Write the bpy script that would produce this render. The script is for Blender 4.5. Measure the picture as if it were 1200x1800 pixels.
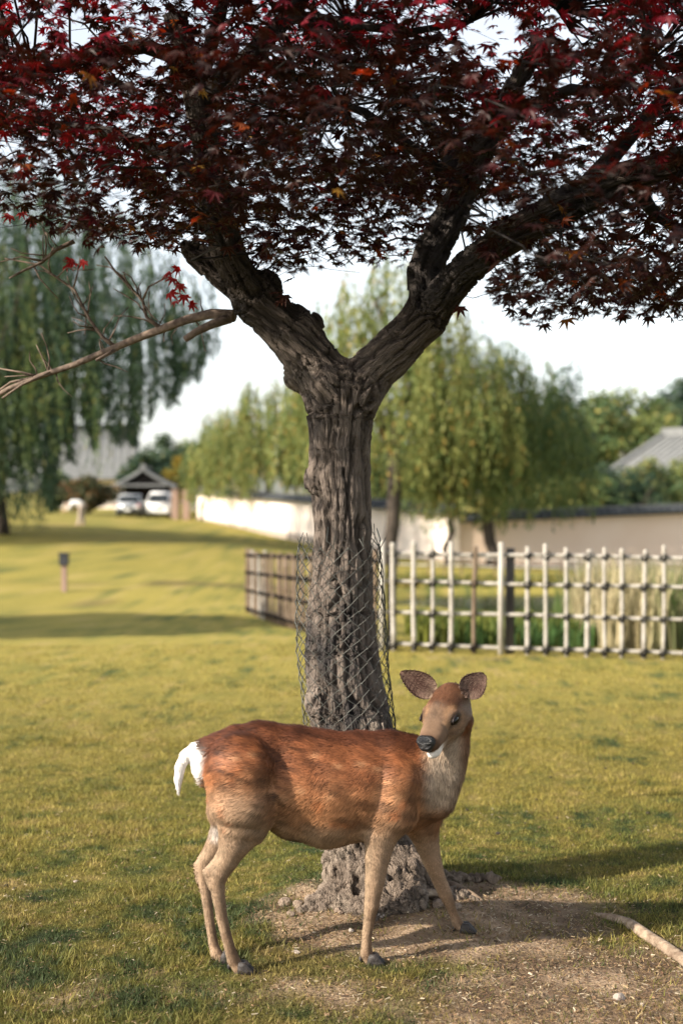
import bpy, bmesh, math, random
import numpy as np
from mathutils import Vector, Matrix

# ------------------------------------------------------------------ clear
for o in list(bpy.data.objects): bpy.data.objects.remove(o)
SC = bpy.context.scene
COL = SC.collection
R = math.radians
rng = np.random.default_rng(7)
random.seed(7)

# ------------------------------------------------------------------ camera, world, sun, exposure
CAM_H = 1.57
FPX = 2500.0          # focal length in photograph pixels (1200 x 1800)
HZ = 864.0            # horizon row in the photograph
cam_d = bpy.data.cameras.new('camera')
cam_d.sensor_fit = 'VERTICAL'; cam_d.sensor_height = 36.0; cam_d.lens = 50.0
cam_d.clip_start = 0.05; cam_d.clip_end = 4000
cam_d.dof.use_dof = True; cam_d.dof.focus_distance = 4.85; cam_d.dof.aperture_fstop = 2.0
cam_d.dof.aperture_blades = 9
cam = bpy.data.objects.new('camera', cam_d); COL.objects.link(cam)
cam.location = (0, 0, CAM_H)
cam.rotation_euler = (R(90) - math.atan((900 - HZ) / FPX), 0, 0)
SC.camera = cam

SUN_AZ = R(27)        # light travels to the right and away from the camera
SUN_EL = R(30)
world = bpy.data.worlds.new('World'); SC.world = world; world.use_nodes = True
nt = world.node_tree; bg = nt.nodes['Background']
sky = nt.nodes.new('ShaderNodeTexSky'); sky.sky_type = 'NISHITA'; sky.sun_disc = False
sky.sun_elevation = SUN_EL; sky.sun_rotation = R(270) - SUN_AZ
sky.air_density = 1.0; sky.dust_density = 1.2; sky.ozone_density = 1.0
hs = nt.nodes.new('ShaderNodeHueSaturation'); hs.inputs['Saturation'].default_value = 0.35
nt.links.new(sky.outputs[0], hs.inputs['Color']); nt.links.new(hs.outputs[0], bg.inputs['Color'])
bg.inputs['Strength'].default_value = 0.135
sun_d = bpy.data.lights.new('sun', 'SUN'); sun_d.energy = 4.6; sun_d.angle = R(0.55); sun_d.color = (1.0, 0.89, 0.75)
sun = bpy.data.objects.new('sun', sun_d); COL.objects.link(sun)
sdir = Vector((math.cos(SUN_AZ) * math.cos(SUN_EL), math.sin(SUN_AZ) * math.cos(SUN_EL), -math.sin(SUN_EL)))
sun.rotation_euler = sdir.to_track_quat('-Z', 'Y').to_euler(); sun.location = (-20, -10, 15)
SC.view_settings.view_transform = 'Standard'; SC.view_settings.look = 'None'
SC.view_settings.exposure = 1.15; SC.view_settings.gamma = 1.0; SC.view_settings.use_curve_mapping = False
SC.render.engine = 'CYCLES'
SC.cycles.use_denoising = True
try: SC.cycles.denoiser = 'OPENIMAGEDENOISE'
except Exception: pass
SC.cycles.max_bounces = 6; SC.cycles.transparent_max_bounces = 6
SC.cycles.diffuse_bounces = 3; SC.cycles.glossy_bounces = 2; SC.cycles.transmission_bounces = 4
SC.cycles.caustics_reflective = False; SC.cycles.caustics_refractive = False

# ------------------------------------------------------------------ helpers
def W(px, py, Y):
    """a point of the place at distance Y in front of the camera"""
    return np.array([(px - 600.0) / FPX * Y, Y, CAM_H + (HZ - py) / FPX * Y])

def lin(r, g, b, k=1.0):
    f = lambda c: ((c / 255 + 0.055) / 1.055) ** 2.4 if c > 10 else c / 255 / 12.92
    return np.array([f(r) / k, f(g) / k, f(b) / k])

def _hash(ix, iy, iz, seed):
    h = (ix.astype(np.int64) * 374761393 + iy.astype(np.int64) * 668265263 + iz.astype(np.int64) * 2147483647 + seed * 974634777) & 0xffffffff
    h = ((h ^ (h >> 13)) * 1274126177) & 0xffffffff
    h = ((h ^ (h >> 16)) * 2246822519) & 0xffffffff
    return ((h ^ (h >> 15)) & 0xffffff) / float(0xffffff) * 2 - 1

def vnoise(p, seed=0):
    p = np.asarray(p, dtype=np.float64)
    i = np.floor(p); f = p - i; i = i.astype(np.int64)
    u = f * f * f * (f * (f * 6 - 15) + 10)
    out = 0
    for dx in (0, 1):
        wx = u[:, 0] if dx else 1 - u[:, 0]
        for dy in (0, 1):
            wy = u[:, 1] if dy else 1 - u[:, 1]
            for dz in (0, 1):
                wz = u[:, 2] if dz else 1 - u[:, 2]
                out = out + wx * wy * wz * _hash(i[:, 0] + dx, i[:, 1] + dy, i[:, 2] + dz, seed)
    return out

def fbm(p, oct=3, seed=0):
    p = np.asarray(p, dtype=np.float64); s = 0; a = 1.0; t = 0
    for k in range(oct):
        s = s + a * vnoise(p * (2.03 ** k), seed + k * 17); t += a; a *= 0.5
    return s / t

def sstep(a, b, x):
    t = np.clip((x - a) / (b - a), 0, 1); return t * t * (3 - 2 * t)

def mix(a, b, t):
    t = np.asarray(t)[:, None] if np.ndim(t) else t
    return a * (1 - t) + b * t

def mesh_np(name, verts, faces, nper, smooth=True, col=None, attrs=None, mat_idx=None):
    """faces: flat int array with nper corners per face (3 or 4)"""
    verts = np.ascontiguousarray(verts, dtype=np.float32); faces = np.ascontiguousarray(faces, dtype=np.int32).ravel()
    me = bpy.data.meshes.new(name); nf = len(faces) // nper
    me.vertices.add(len(verts)); me.vertices.foreach_set('co', verts.ravel())
    me.loops.add(len(faces)); me.loops.foreach_set('vertex_index', faces)
    me.polygons.add(nf); me.polygons.foreach_set('loop_start', np.arange(0, len(faces), nper, dtype=np.int32))
    me.polygons.foreach_set('use_smooth', np.full(nf, smooth))
    me.update(calc_edges=True)
    if col is not None:
        a = me.attributes.new('Col', 'FLOAT_COLOR', 'POINT')
        c = np.ones((len(verts), 4), dtype=np.float32); c[:, :3] = col; a.data.foreach_set('color', c.ravel())
    for k, v in (attrs or {}).items():
        a = me.attributes.new(k, 'FLOAT_VECTOR', 'POINT'); a.data.foreach_set('vector', np.ascontiguousarray(v, dtype=np.float32).ravel())
    return me

def obj(name, me, mat=None, parent=None, loc=None, rot=None, scale=None):
    o = bpy.data.objects.new(name, me); COL.objects.link(o)
    if mat is not None and me is not None and len(me.materials) == 0: me.materials.append(mat)
    if parent is not None: o.parent = parent
    if loc is not None: o.location = tuple(loc)
    if rot is not None: o.rotation_euler = rot
    if scale is not None: o.scale = scale
    return o

def tag(o, label, cat, group=None):
    o['label'] = label; o['category'] = cat
    if group: o['group'] = group
    return o

def thing(name, label, cat, loc=(0, 0, 0), rz=0.0, group=None):
    o = bpy.data.objects.new(name, None); COL.objects.link(o)
    o.empty_display_size = 0.2; o.location = tuple(loc); o.rotation_euler = (0, 0, rz)
    return tag(o, label, cat, group)

def copy_tree(o, parent=None):
    c = o.copy(); COL.objects.link(c); c.parent = parent
    for ch in list(o.children): copy_tree(ch, c)
    return c

class MB:
    """collects simple shapes into one mesh"""
    def __init__(s): s.v = []; s.f = []
    def add(s, v, f):
        n = len(s.v); s.v += [tuple(x) for x in v]; s.f += [tuple(i + n for i in q) for q in f]; return s
    def box(s, c, d, rz=0.0):
        x, y, z = d[0] / 2, d[1] / 2, d[2] / 2; ca, sa = math.cos(rz), math.sin(rz)
        v = [(c[0] + a * ca - b * sa, c[1] + a * sa + b * ca, c[2] + e) for e in (-z, z) for a, b in ((-x, -y), (x, -y), (x, y), (-x, y))]
        return s.add(v, [(0, 3, 2, 1), (4, 5, 6, 7), (0, 1, 5, 4), (1, 2, 6, 5), (2, 3, 7, 6), (3, 0, 4, 7)])
    def tube(s, pts, rad, n=8, cap=True):
        pts = [np.array(p, dtype=float) for p in pts]
        if np.isscalar(rad): rad = [rad] * len(pts)
        V = []; F = []; side = None
        for i, p in enumerate(pts):
            t = pts[min(i + 1, len(pts) - 1)] - pts[max(i - 1, 0)]; t = t / (np.linalg.norm(t) + 1e-9)
            if side is None:
                side = np.cross(t, (0, 0, 1) if abs(t[2]) < .9 else (1, 0, 0))
            side = side - t * np.dot(side, t); side /= np.linalg.norm(side) + 1e-9
            up = np.cross(t, side)
            for k in range(n):
                a = 2 * math.pi * k / n
                V.append(p + rad[i] * (math.cos(a) * side + math.sin(a) * up))
        for i in range(len(pts) - 1):
            for k in range(n):
                F.append((i * n + k, i * n + (k + 1) % n, (i + 1) * n + (k + 1) % n, (i + 1) * n + k))
        if cap:
            F.append(tuple(range(n - 1, -1, -1))); F.append(tuple((len(pts) - 1) * n + k for k in range(n)))
        return s.add(V, F)
    def prism(s, poly, axis_vec, off=(0, 0, 0)):
        """polygon (3D points) extruded along axis_vec"""
        n = len(poly); a = [np.array(p, dtype=float) + off for p in poly]; b = [p + np.array(axis_vec) for p in a]
        F = [tuple(range(n - 1, -1, -1)), tuple(range(n, 2 * n))] + [(i, (i + 1) % n, n + (i + 1) % n, n + i) for i in range(n)]
        return s.add(a + b, F)
    def mesh(s, name, smooth=False, bevel=0.0):
        me = bpy.data.meshes.new(name); me.from_pydata(s.v, [], s.f); me.update()
        bm = bmesh.new(); bm.from_mesh(me); bmesh.ops.recalc_face_normals(bm, faces=bm.faces)
        if bevel: bmesh.ops.bevel(bm, geom=list(bm.edges), offset=bevel, segments=2, affect='EDGES', clamp_overlap=True)
        bm.to_mesh(me); bm.free()
        if smooth: me.polygons.foreach_set('use_smooth', np.full(len(me.polygons), True))
        return me
    def build(s, name, mat, parent=None, smooth=False, bevel=0.0, **k):
        return obj(name, s.mesh(name, smooth, bevel), mat, parent, **k)

# ---- implicit surfaces: primitives joined by smooth union, then surface nets
class SDF:
    def __init__(s, lo, hi, h):
        s.lo = np.array(lo, float); s.h = h
        s.n = np.ceil((np.array(hi, float) - s.lo) / h).astype(int) + 1
        s.F = np.full(s.n, 0.5, dtype=np.float32)
    def _sub(s, lo, hi):
        a = np.clip(np.floor((lo - s.lo) / s.h).astype(int), 0, s.n - 1); b = np.clip(np.ceil((hi - s.lo) / s.h).astype(int) + 1, 1, s.n)
        if np.any(b <= a): return None
        sl = tuple(slice(i, j) for i, j in zip(a, b))
        ax = [(s.lo[k] + s.h * np.arange(a[k], b[k])).astype(np.float32) for k in range(3)]
        return sl, ax[0][:, None, None], ax[1][None, :, None], ax[2][None, None, :]
    def _smin(s, sl, d, k):
        A = s.F[sl]; hh = np.clip(0.5 + 0.5 * (A - d) / k, 0, 1)
        s.F[sl] = A + (d - A) * hh - k * hh * (1 - hh)
    def _smax(s, sl, d, k):
        A = s.F[sl]; hh = np.clip(0.5 - 0.5 * (A - d) / k, 0, 1)
        s.F[sl] = A + (d - A) * hh + k * hh * (1 - hh)
    def _dist(s, a, b, ra, rb, X, Y, Z, lat, up):
        a = np.array(a, float); b = np.array(b, float)
        wa, ha = (ra, ra) if np.isscalar(ra) else ra; wb, hb = (rb, rb) if np.isscalar(rb) else rb
        ab = b - a; L2 = float(ab @ ab) + 1e-12
        t = np.clip(((X - a[0]) * ab[0] + (Y - a[1]) * ab[1] + (Z - a[2]) * ab[2]) / L2, 0, 1)
        dx = X - (a[0] + t * ab[0]); dy = Y - (a[1] + t * ab[1]); dz = Z - (a[2] + t * ab[2])
        if lat is None:
            d = np.sqrt(dx * dx + dy * dy + dz * dz) - (wa + t * (wb - wa))
        else:
            lat = np.array(lat, float); up = np.array(up, float); fw = np.cross(lat, up)
            rw = wa + t * (wb - wa); rh = ha + t * (hb - ha); rm = np.minimum(rw, rh)
            l = (dx * lat[0] + dy * lat[1] + dz * lat[2]) / rw; u = (dx * up[0] + dy * up[1] + dz * up[2]) / rh
            f = (dx * fw[0] + dy * fw[1] + dz * fw[2]) / rm
            d = (np.sqrt(l * l + u * u + f * f) - 1) * rm
        return d.astype(np.float32)
    def seg(s, a, b, ra, rb, k=0.02, lat=None, up=None, cut=False):
        """ra, rb: radius, or (lateral, vertical) radii with the axes lat and up"""
        m = max(np.max(ra), np.max(rb)) + k + 3 * s.h; a = np.array(a, float); b = np.array(b, float)
        g = s._sub(np.minimum(a, b) - m, np.maximum(a, b) + m)
        if g is None: return
        sl, X, Y, Z = g; d = s._dist(a, b, ra, rb, X, Y, Z, lat, up)
        if cut: s._smax(sl, -d, k)
        else: s._smin(sl, d, k)
    def chain(s, pts, rad, k=0.02, lat=None, up=None, kin=0.003):
        """one limb: its segments join without swelling, the limb joins the rest smoothly"""
        P = np.array(pts, float); m = max(np.max(r) for r in rad) + k + 3 * s.h
        g = s._sub(P.min(0) - m, P.max(0) + m)
        if g is None: return
        sl, X, Y, Z = g; T = SDF.__new__(SDF); T.lo = s.lo + s.h * np.array([q.start for q in sl]); T.h = s.h; T.n = np.array([q.stop - q.start for q in sl]); T.F = np.full(T.n, 0.5, dtype=np.float32)
        for i in range(len(pts) - 1): T.seg(pts[i], pts[i + 1], rad[i], rad[i + 1], kin, lat, up)
        s._smin(sl, T.F, k)
    def nets(s):
        F = s.F; neg = F < 0
        cnt = np.zeros(s.n - 1, dtype=np.uint8)
        for i in (0, 1):
            for j in (0, 1):
                for k in (0, 1):
                    cnt += neg[i:i + s.n[0] - 1, j:j + s.n[1] - 1, k:k + s.n[2] - 1]
        act = np.argwhere((cnt > 0) & (cnt < 8)); del cnt
        idx = np.full(s.n - 1, -1, dtype=np.int32); idx[act[:, 0], act[:, 1], act[:, 2]] = np.arange(len(act))
        cv = {}
        for i in (0, 1):
            for j in (0, 1):
                for k in (0, 1): cv[(i, j, k)] = F[act[:, 0] + i, act[:, 1] + j, act[:, 2] + k].astype(np.float64)
        acc = np.zeros((len(act), 3)); num = np.zeros(len(act))
        for c0 in cv:
            for ax in range(3):
                if c0[ax] == 0:
                    c1 = list(c0); c1[ax] = 1; c1 = tuple(c1); f0, f1 = cv[c0], cv[c1]
                    m = (f0 < 0) != (f1 < 0); t = np.where(m, f0 / np.where(m, f0 - f1, 1), 0)
                    p = np.zeros((len(act), 3)); p[:] = c0; p[:, ax] += t
                    acc += p * m[:, None]; num += m
        V = s.lo + s.h * (act + acc / num[:, None])
        Q = []
        for ax in range(3):
            sh = [slice(None)] * 3; sh2 = [slice(None)] * 3; sh[ax] = slice(0, -1); sh2[ax] = slice(1, None)
            a = neg[tuple(sh)]; b = neg[tuple(sh2)]
            for flip, m in ((False, a & ~b), (True, ~a & b)):
                e = np.argwhere(m)
                o1, o2 = (ax + 1) % 3, (ax + 2) % 3
                ok = (e[:, o1] > 0) & (e[:, o2] > 0) & (e[:, o1] < s.n[o1] - 1) & (e[:, o2] < s.n[o2] - 1); e = e[ok]
                def at(d1, d2):
                    q = e.copy(); q[:, o1] -= d1; q[:, o2] -= d2; return idx[q[:, 0], q[:, 1], q[:, 2]]
                q = np.stack([at(1, 1), at(0, 1), at(0, 0), at(1, 0)], 1)
                Q.append(q[:, ::-1] if flip else q)
        Q = np.concatenate(Q); Q = Q[(Q >= 0).all(1)]
        return V, Q

def relax(V, Q, it=2, f=0.5):
    """Laplacian smoothing over the quad edges"""
    e = np.concatenate([Q[:, [0, 1]], Q[:, [1, 2]], Q[:, [2, 3]], Q[:, [3, 0]]])
    for _ in range(it):
        s = np.zeros_like(V); n = np.zeros(len(V))
        for c in range(3):
            s[:, c] = np.bincount(e[:, 0], V[e[:, 1], c], len(V)) + np.bincount(e[:, 1], V[e[:, 0], c], len(V))
        n = np.bincount(e[:, 0], minlength=len(V)) + np.bincount(e[:, 1], minlength=len(V))
        V = V * (1 - f) + f * s / np.maximum(n, 1)[:, None]
    return V

def normals(V, Q):
    a = V[Q[:, 2]] - V[Q[:, 0]]; b = V[Q[:, 3]] - V[Q[:, 1]]; n = np.cross(a, b); N = np.zeros_like(V)
    for k in range(4):
        for c in range(3): N[:, c] += np.bincount(Q[:, k], n[:, c], len(V))
    return N / (np.linalg.norm(N, axis=1, keepdims=True) + 1e-12)

# ------------------------------------------------------------------ materials
def pmat(name, c1=None, c2=None, scale=8.0, rough=0.8, bump=0.0, bscale=None, stretch=(1, 1, 1), attr=None, coord='Object',
         transl=0.0, tcol=None, spec=0.3, metal=0.0, detail=6.0, var=0.0, bdist=0.02):
    """noise between two colours, or the colour attribute with noise variation; optional bump and translucency"""
    m = bpy.data.materials.new(name); m.use_nodes = True; t = m.node_tree; N = t.nodes; L = t.links
    b = N['Principled BSDF']; out = N['Material Output']
    b.inputs['Roughness'].default_value = rough; b.inputs['Metallic'].default_value = metal
    b.inputs['Specular IOR Level'].default_value = spec
    if coord.startswith('attr:'):
        tc = N.new('ShaderNodeAttribute'); tc.attribute_name = coord[5:]; co = tc.outputs['Vector']
    else:
        tc = N.new('ShaderNodeTexCoord'); co = tc.outputs[coord]
    mp = N.new('ShaderNodeMapping'); mp.inputs['Scale'].default_value = stretch; L.new(co, mp.inputs[0])
    nz = N.new('ShaderNodeTexNoise'); nz.inputs['Scale'].default_value = scale; nz.inputs['Detail'].default_value = detail
    nz.inputs['Roughness'].default_value = 0.62; L.new(mp.outputs[0], nz.inputs['Vector'])
    if attr:
        at = N.new('ShaderNodeAttribute'); at.attribute_name = attr; col = at.outputs['Color']
        if var > 0:
            mr = N.new('ShaderNodeMapRange'); mr.inputs[1].default_value = 0.25; mr.inputs[2].default_value = 0.75
            mr.inputs[3].default_value = 1 - var; mr.inputs[4].default_value = 1 + var; L.new(nz.outputs['Fac'], mr.inputs[0])
            mx = N.new('ShaderNodeVectorMath'); mx.operation = 'SCALE'; L.new(col, mx.inputs[0]); L.new(mr.outputs[0], mx.inputs['Scale']); col = mx.outputs[0]
    else:
        rp = N.new('ShaderNodeValToRGB'); rp.color_ramp.elements[0].position = 0.32; rp.color_ramp.elements[1].position = 0.68
        rp.color_ramp.elements[0].color = (*c1, 1); rp.color_ramp.elements[1].color = (*(c2 if c2 is not None else c1), 1)
        L.new(nz.outputs['Fac'], rp.inputs[0]); col = rp.outputs[0]
    L.new(col, b.inputs['Base Color'])
    if bump:
        n2 = nz
        if bscale:
            n2 = N.new('ShaderNodeTexNoise'); n2.inputs['Scale'].default_value = bscale; n2.inputs['Detail'].default_value = 5; L.new(mp.outputs[0], n2.inputs['Vector'])
        bp = N.new('ShaderNodeBump'); bp.inputs['Strength'].default_value = bump; bp.inputs['Distance'].default_value = bdist
        L.new(n2.outputs['Fac'], bp.inputs['Height']); L.new(bp.outputs[0], b.inputs['Normal'])
    if transl:
        tr = N.new('ShaderNodeBsdfTranslucent'); ms = N.new('ShaderNodeMixShader'); ms.inputs[0].default_value = transl
        if tcol is not None:
            g = N.new('ShaderNodeMix'); g.data_type = 'RGBA'; g.blend_type = 'MULTIPLY'; g.inputs[0].default_value = 1.0
            L.new(col, g.inputs[6]); g.inputs[7].default_value = (*tcol, 1); L.new(g.outputs[2], tr.inputs['Color'])
        else: L.new(col, tr.inputs['Color'])
        L.new(b.outputs[0], ms.inputs[1]); L.new(tr.outputs[0], ms.inputs[2]); L.new(ms.outputs[0], out.inputs['Surface'])
    return m

M = {}
M['ground'] = pmat('lawn_ground', attr='Col', var=0.35, scale=22, detail=8, rough=0.95, bump=0.6, bscale=90, spec=0.1)
M['blade'] = pmat('grass_blade', attr='Col', rough=0.6, transl=0.35, spec=0.2)
M['bark'] = pmat('maple_bark', attr='Col', var=0.45, scale=60, detail=8, stretch=(1, 1, 1), coord='attr:bark', rough=0.92, bump=1.0, bscale=45, spec=0.1, bdist=0.03)
M['twig'] = pmat('twig_bark', (0.010, 0.008, 0.008), (0.024, 0.019, 0.017), 40, 0.9, 0.4)
M['deadwood'] = pmat('bare_branch_bark', lin(110, 94, 84, 2.0), lin(182, 160, 142, 2.0), 30, 0.9, 0.6)
def bark_detail(m):
    t = m.node_tree; N = t.nodes; L = t.links; b = N['Principled BSDF']; at = N.new('ShaderNodeAttribute'); at.attribute_name = 'bark'
    n1 = N.new('ShaderNodeTexNoise'); n1.noise_type = 'RIDGED_MULTIFRACTAL'; n1.inputs['Scale'].default_value = 38; n1.inputs['Detail'].default_value = 4; n1.inputs['Distortion'].default_value = .4
    n2 = N.new('ShaderNodeTexNoise'); n2.inputs['Scale'].default_value = 150; n2.inputs['Detail'].default_value = 4
    for q in (n1, n2): L.new(at.outputs['Vector'], q.inputs['Vector'])
    ad = N.new('ShaderNodeMath'); ad.operation = 'MULTIPLY_ADD'; L.new(n1.outputs[0], ad.inputs[0]); ad.inputs[1].default_value = -.6; L.new(n2.outputs[0], ad.inputs[2])
    bp = N.new('ShaderNodeBump'); bp.inputs['Strength'].default_value = 1.0; bp.inputs['Distance'].default_value = .03; L.new(ad.outputs[0], bp.inputs['Height']); L.new(bp.outputs[0], b.inputs['Normal'])
bark_detail(M['bark'])
M['leaf'] = pmat('maple_leaf', attr='Col', rough=0.45, transl=0.30, tcol=(2.4, 0.7, 0.6), spec=0.2)
M['willow'] = pmat('willow_leaf', attr='Col', rough=0.6, transl=0.4, spec=0.2)
M['foliage'] = pmat('tree_leaf', attr='Col', rough=0.55, transl=0.25, spec=0.25)
M['trunk'] = pmat('tree_bark', (0.03, 0.024, 0.02), (0.075, 0.06, 0.048), 6, 0.95, 0.8, 20, stretch=(1, 1, .25))
M['wire'] = pmat('galvanised_wire', (0.05, 0.055, 0.05), (0.13, 0.13, 0.115), 30, 0.6, metal=0.2)
M['stone'] = pmat('stone', (0.24, 0.20, 0.17), (0.42, 0.36, 0.31), 18, 0.9, 0.6, 40)
M['soilstone'] = pmat('root_crust', (0.14, 0.10, 0.075), (0.33, 0.26, 0.20), 30, 0.95, 0.9, 60)
M['fur'] = pmat('deer_skin', attr='Col', rough=0.85, spec=0.12, var=0.12, scale=120)
M['hair'] = pmat('deer_hair', attr='Col', rough=0.6, spec=0.25)
M['eye'] = pmat('deer_eye', (0.004, 0.003, 0.002), (0.006, 0.004, 0.003), 5, 0.2, spec=0.25)
M['nose'] = pmat('deer_nose', (0.004, 0.005, 0.006), (0.012, 0.013, 0.015), 160, 0.33, 0.5, 300, spec=0.45)
M['hoof'] = pmat('deer_hoof', (0.018, 0.015, 0.014), (0.05, 0.042, 0.038), 60, 0.5, 0.3)
M['mouth'] = pmat('deer_mouth', (0.012, 0.008, 0.008), (0.02, 0.012, 0.011), 60, 0.5)
M['bamboo'] = pmat('weathered_bamboo', lin(190, 182, 168, 1.9), lin(232, 226, 214, 1.9), 9, 0.6, 0.15, stretch=(1, 1, .3), coord='Object')
M['bamboo_brown'] = pmat('brown_bamboo', lin(120, 98, 78, 1.9), lin(165, 145, 122, 1.9), 9, 0.7, 0.15, stretch=(1, 1, .3))
M['post'] = pmat('charred_post', (0.03, 0.027, 0.025), (0.085, 0.075, 0.066), 12, 0.9, 0.4, stretch=(1, 1, .2))
M['rope'] = pmat('black_rope', (0.004, 0.004, 0.005), (0.012, 0.012, 0.013), 80, 0.95, 0.6, spec=0.05)
M['plaster'] = pmat('cream_plaster', lin(246, 228, 212, 1.15), lin(252, 240, 228, 1.15), 0.8, 0.95, 0.1, 14)
M['plaster_pink'] = pmat('pinkish_plaster', (0.82, 0.62, 0.48), (0.88, 0.70, 0.57), 0.5, 0.95, 0.1, 14)
M['tile'] = pmat('grey_roof_tile', (0.022, 0.026, 0.030), (0.06, 0.066, 0.072), 5, 0.7, 0.2, spec=0.1)
M['tile_pale'] = pmat('pale_roof_tile', (0.12, 0.125, 0.125), (0.19, 0.195, 0.19), 3, 0.7, 0.2, spec=0.2)
M['tile_brown'] = pmat('brown_roof_tile', (0.14, 0.11, 0.095), (0.24, 0.20, 0.17), 5, 0.7, 0.2)
M['darkwood'] = pmat('dark_timber', (0.012, 0.010, 0.009), (0.03, 0.024, 0.02), 6, 0.85, 0.2, stretch=(1, 1, .2))
M['palewood'] = pmat('pale_timber', (0.24, 0.16, 0.125), (0.33, 0.23, 0.18), 6, 0.8, 0.2, stretch=(1, 1, .2))
M['whitepaint'] = pmat('white_car_paint', (0.72, 0.72, 0.70), (0.80, 0.80, 0.78), 2, 0.25, spec=0.5)
M['silver'] = pmat('silver_car_paint', (0.42, 0.44, 0.45), (0.50, 0.52, 0.53), 2, 0.3, spec=0.5, metal=0.3)
M['glass'] = pmat('car_glass', (0.012, 0.015, 0.016), (0.02, 0.024, 0.026), 2, 0.06, spec=0.6)
M['rubber'] = pmat('tyre_rubber', (0.015, 0.015, 0.015), (0.03, 0.03, 0.03), 20, 0.9)
M['chrome'] = pmat('lamp_lens', (0.75, 0.75, 0.72), (0.85, 0.85, 0.82), 4, 0.12, spec=0.8)
M['redlens'] = pmat('red_lamp_lens', (0.35, 0.02, 0.02), (0.5, 0.04, 0.03), 4, 0.2)
M['plate'] = pmat('number_plate', (0.7, 0.7, 0.66), (0.8, 0.8, 0.76), 3, 0.5)
M['signbox'] = pmat('dark_sign_box', (0.02, 0.022, 0.026), (0.04, 0.042, 0.048), 6, 0.6)
M['skin'] = pmat('person_skin', (0.42, 0.26, 0.19), (0.50, 0.32, 0.24), 10, 0.6)
M['shirt'] = pmat('white_shirt', (0.72, 0.72, 0.72), (0.82, 0.82, 0.80), 14, 0.9, 0.3)
M['trousers'] = pmat('beige_trousers', (0.38, 0.31, 0.25), (0.48, 0.40, 0.33), 14, 0.9, 0.3)
M['blackhair'] = pmat('dark_hair', (0.012, 0.010, 0.009), (0.025, 0.02, 0.018), 30, 0.6)
M['reed'] = pmat('reed_leaf', attr='Col', rough=0.7, transl=0.35, spec=0.15)
M['water'] = pmat('pond_water', (0.012, 0.022, 0.014), (0.02, 0.032, 0.02), 1.5, 0.07, 0.12, 5, spec=0.5)
M['dung'] = pmat('dark_clod', (0.022, 0.018, 0.015), (0.06, 0.048, 0.04), 60, 0.95, 0.8)

# ================================================================== terrain
TREE = (0.13, 5.50)
CP = np.array([(-8, -6, 0), (0, -6, 0), (8, -6, 0), (-7, 1, 0), (0, 0, 0), (7, 1, 0), (-7, 6, 0), (7, 6, 0), (0, 5, 0), (-2, 8, 0), (3, 9, 0), (-6, 12, -.02), (7, 11, 0),
    (.4, 13.9, 0), (4, 13.2, -.02), (-1.5, 22.5, -.35), (-6, 22.5, -.38), (-12, 20, -.30), (-5.6, 28, -.42), (-14, 30, -.35), (-5, 36, -.33), (-12, 46, -.12), (-4, 48, -.22),
    (-13, 64, .18), (-8, 80, .0), (-2.1, 65, -.70), (1, 57, -.9), (4, 50, -1.0), (4.5, 19, -.32), (9, 19, -.34), (2.5, 29, -.52), (10, 30, -.60), (3, 38, -.66), (12, 38, -.75), (11, 52, -1.2), (20, 60, -1.3),
    (-25, 60, .2), (-40, 30, -.2), (40, 30, -.6), (-30, 100, .3), (0, 100, -.2), (30, 100, -1), (-80, 200, .3), (0, 200, 0), (80, 200, -.5), (-60, -20, 0), (60, -20, 0), (0, -40, 0), (40, 10, -.2), (-40, 5, 0)], float)
def _tps(r2): return np.where(r2 > 1e-9, r2 * np.log(np.maximum(r2, 1e-9)), 0.0)
_P = CP[:, :2] / 20.0
_n = len(CP); _K = _tps(((_P[:, None] - _P[None]) ** 2).sum(-1)) + 0.002 * np.eye(_n)
_A = np.zeros((_n + 3, _n + 3)); _A[:_n, :_n] = _K; _A[:_n, _n] = 1; _A[:_n, _n + 1:] = _P; _A[_n:, :_n] = _A[:_n, _n:].T
_w = np.linalg.solve(_A, np.concatenate([CP[:, 2], np.zeros(3)]))
def base_h(x, y):
    x = np.clip(np.asarray(x, float), -80, 80); y = np.clip(np.asarray(y, float), -40, 200)
    p = np.stack([x, y], -1).reshape(-1, 2) / 20.0; out = np.empty(len(p))
    for i in range(0, len(p), 20000):
        q = p[i:i + 20000]; out[i:i + 20000] = _tps(((q[:, None] - _P[None]) ** 2).sum(-1)) @ _w[:_n] + _w[_n] + q @ _w[_n + 1:]
    return out.reshape(x.shape)
POND = lambda x, y: np.maximum(np.abs((x - 5.6) / 4.6) ** 3, 0) + np.abs((y - 27.6) / 3.3) ** 3   # < 1 inside
def ground_h(x, y):
    x = np.asarray(x, float); y = np.asarray(y, float)
    z = base_h(x, y)
    r = np.hypot(x - TREE[0], y - TREE[1] + .05)
    z = z + 0.05 * np.exp(-(r / .62) ** 2)
    z = z - 0.45 * sstep(1.35, 0.75, POND(x, y))
    p = np.stack([x.ravel(), y.ravel(), np.zeros(x.size)], -1)
    near = np.exp(-np.maximum(np.hypot(x, y - 4).ravel() - 6, 0) / 6)
    z = z + (0.012 * vnoise(p * 2.2, 5) * near + .006 * vnoise(p * 9, 6) * near).reshape(x.shape)
    far = np.clip((y.ravel() - 16) / 10, 0, 1) * np.clip((70 - y.ravel()) / 20, 0, 1)
    z = z + (0.07 * vnoise(p * .28, 8) * far + .03 * vnoise(p * .8, 9) * far).reshape(x.shape)
    return z
def gh(x, y): return float(ground_h(np.array([float(x)]), np.array([float(y)]))[0])

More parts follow.
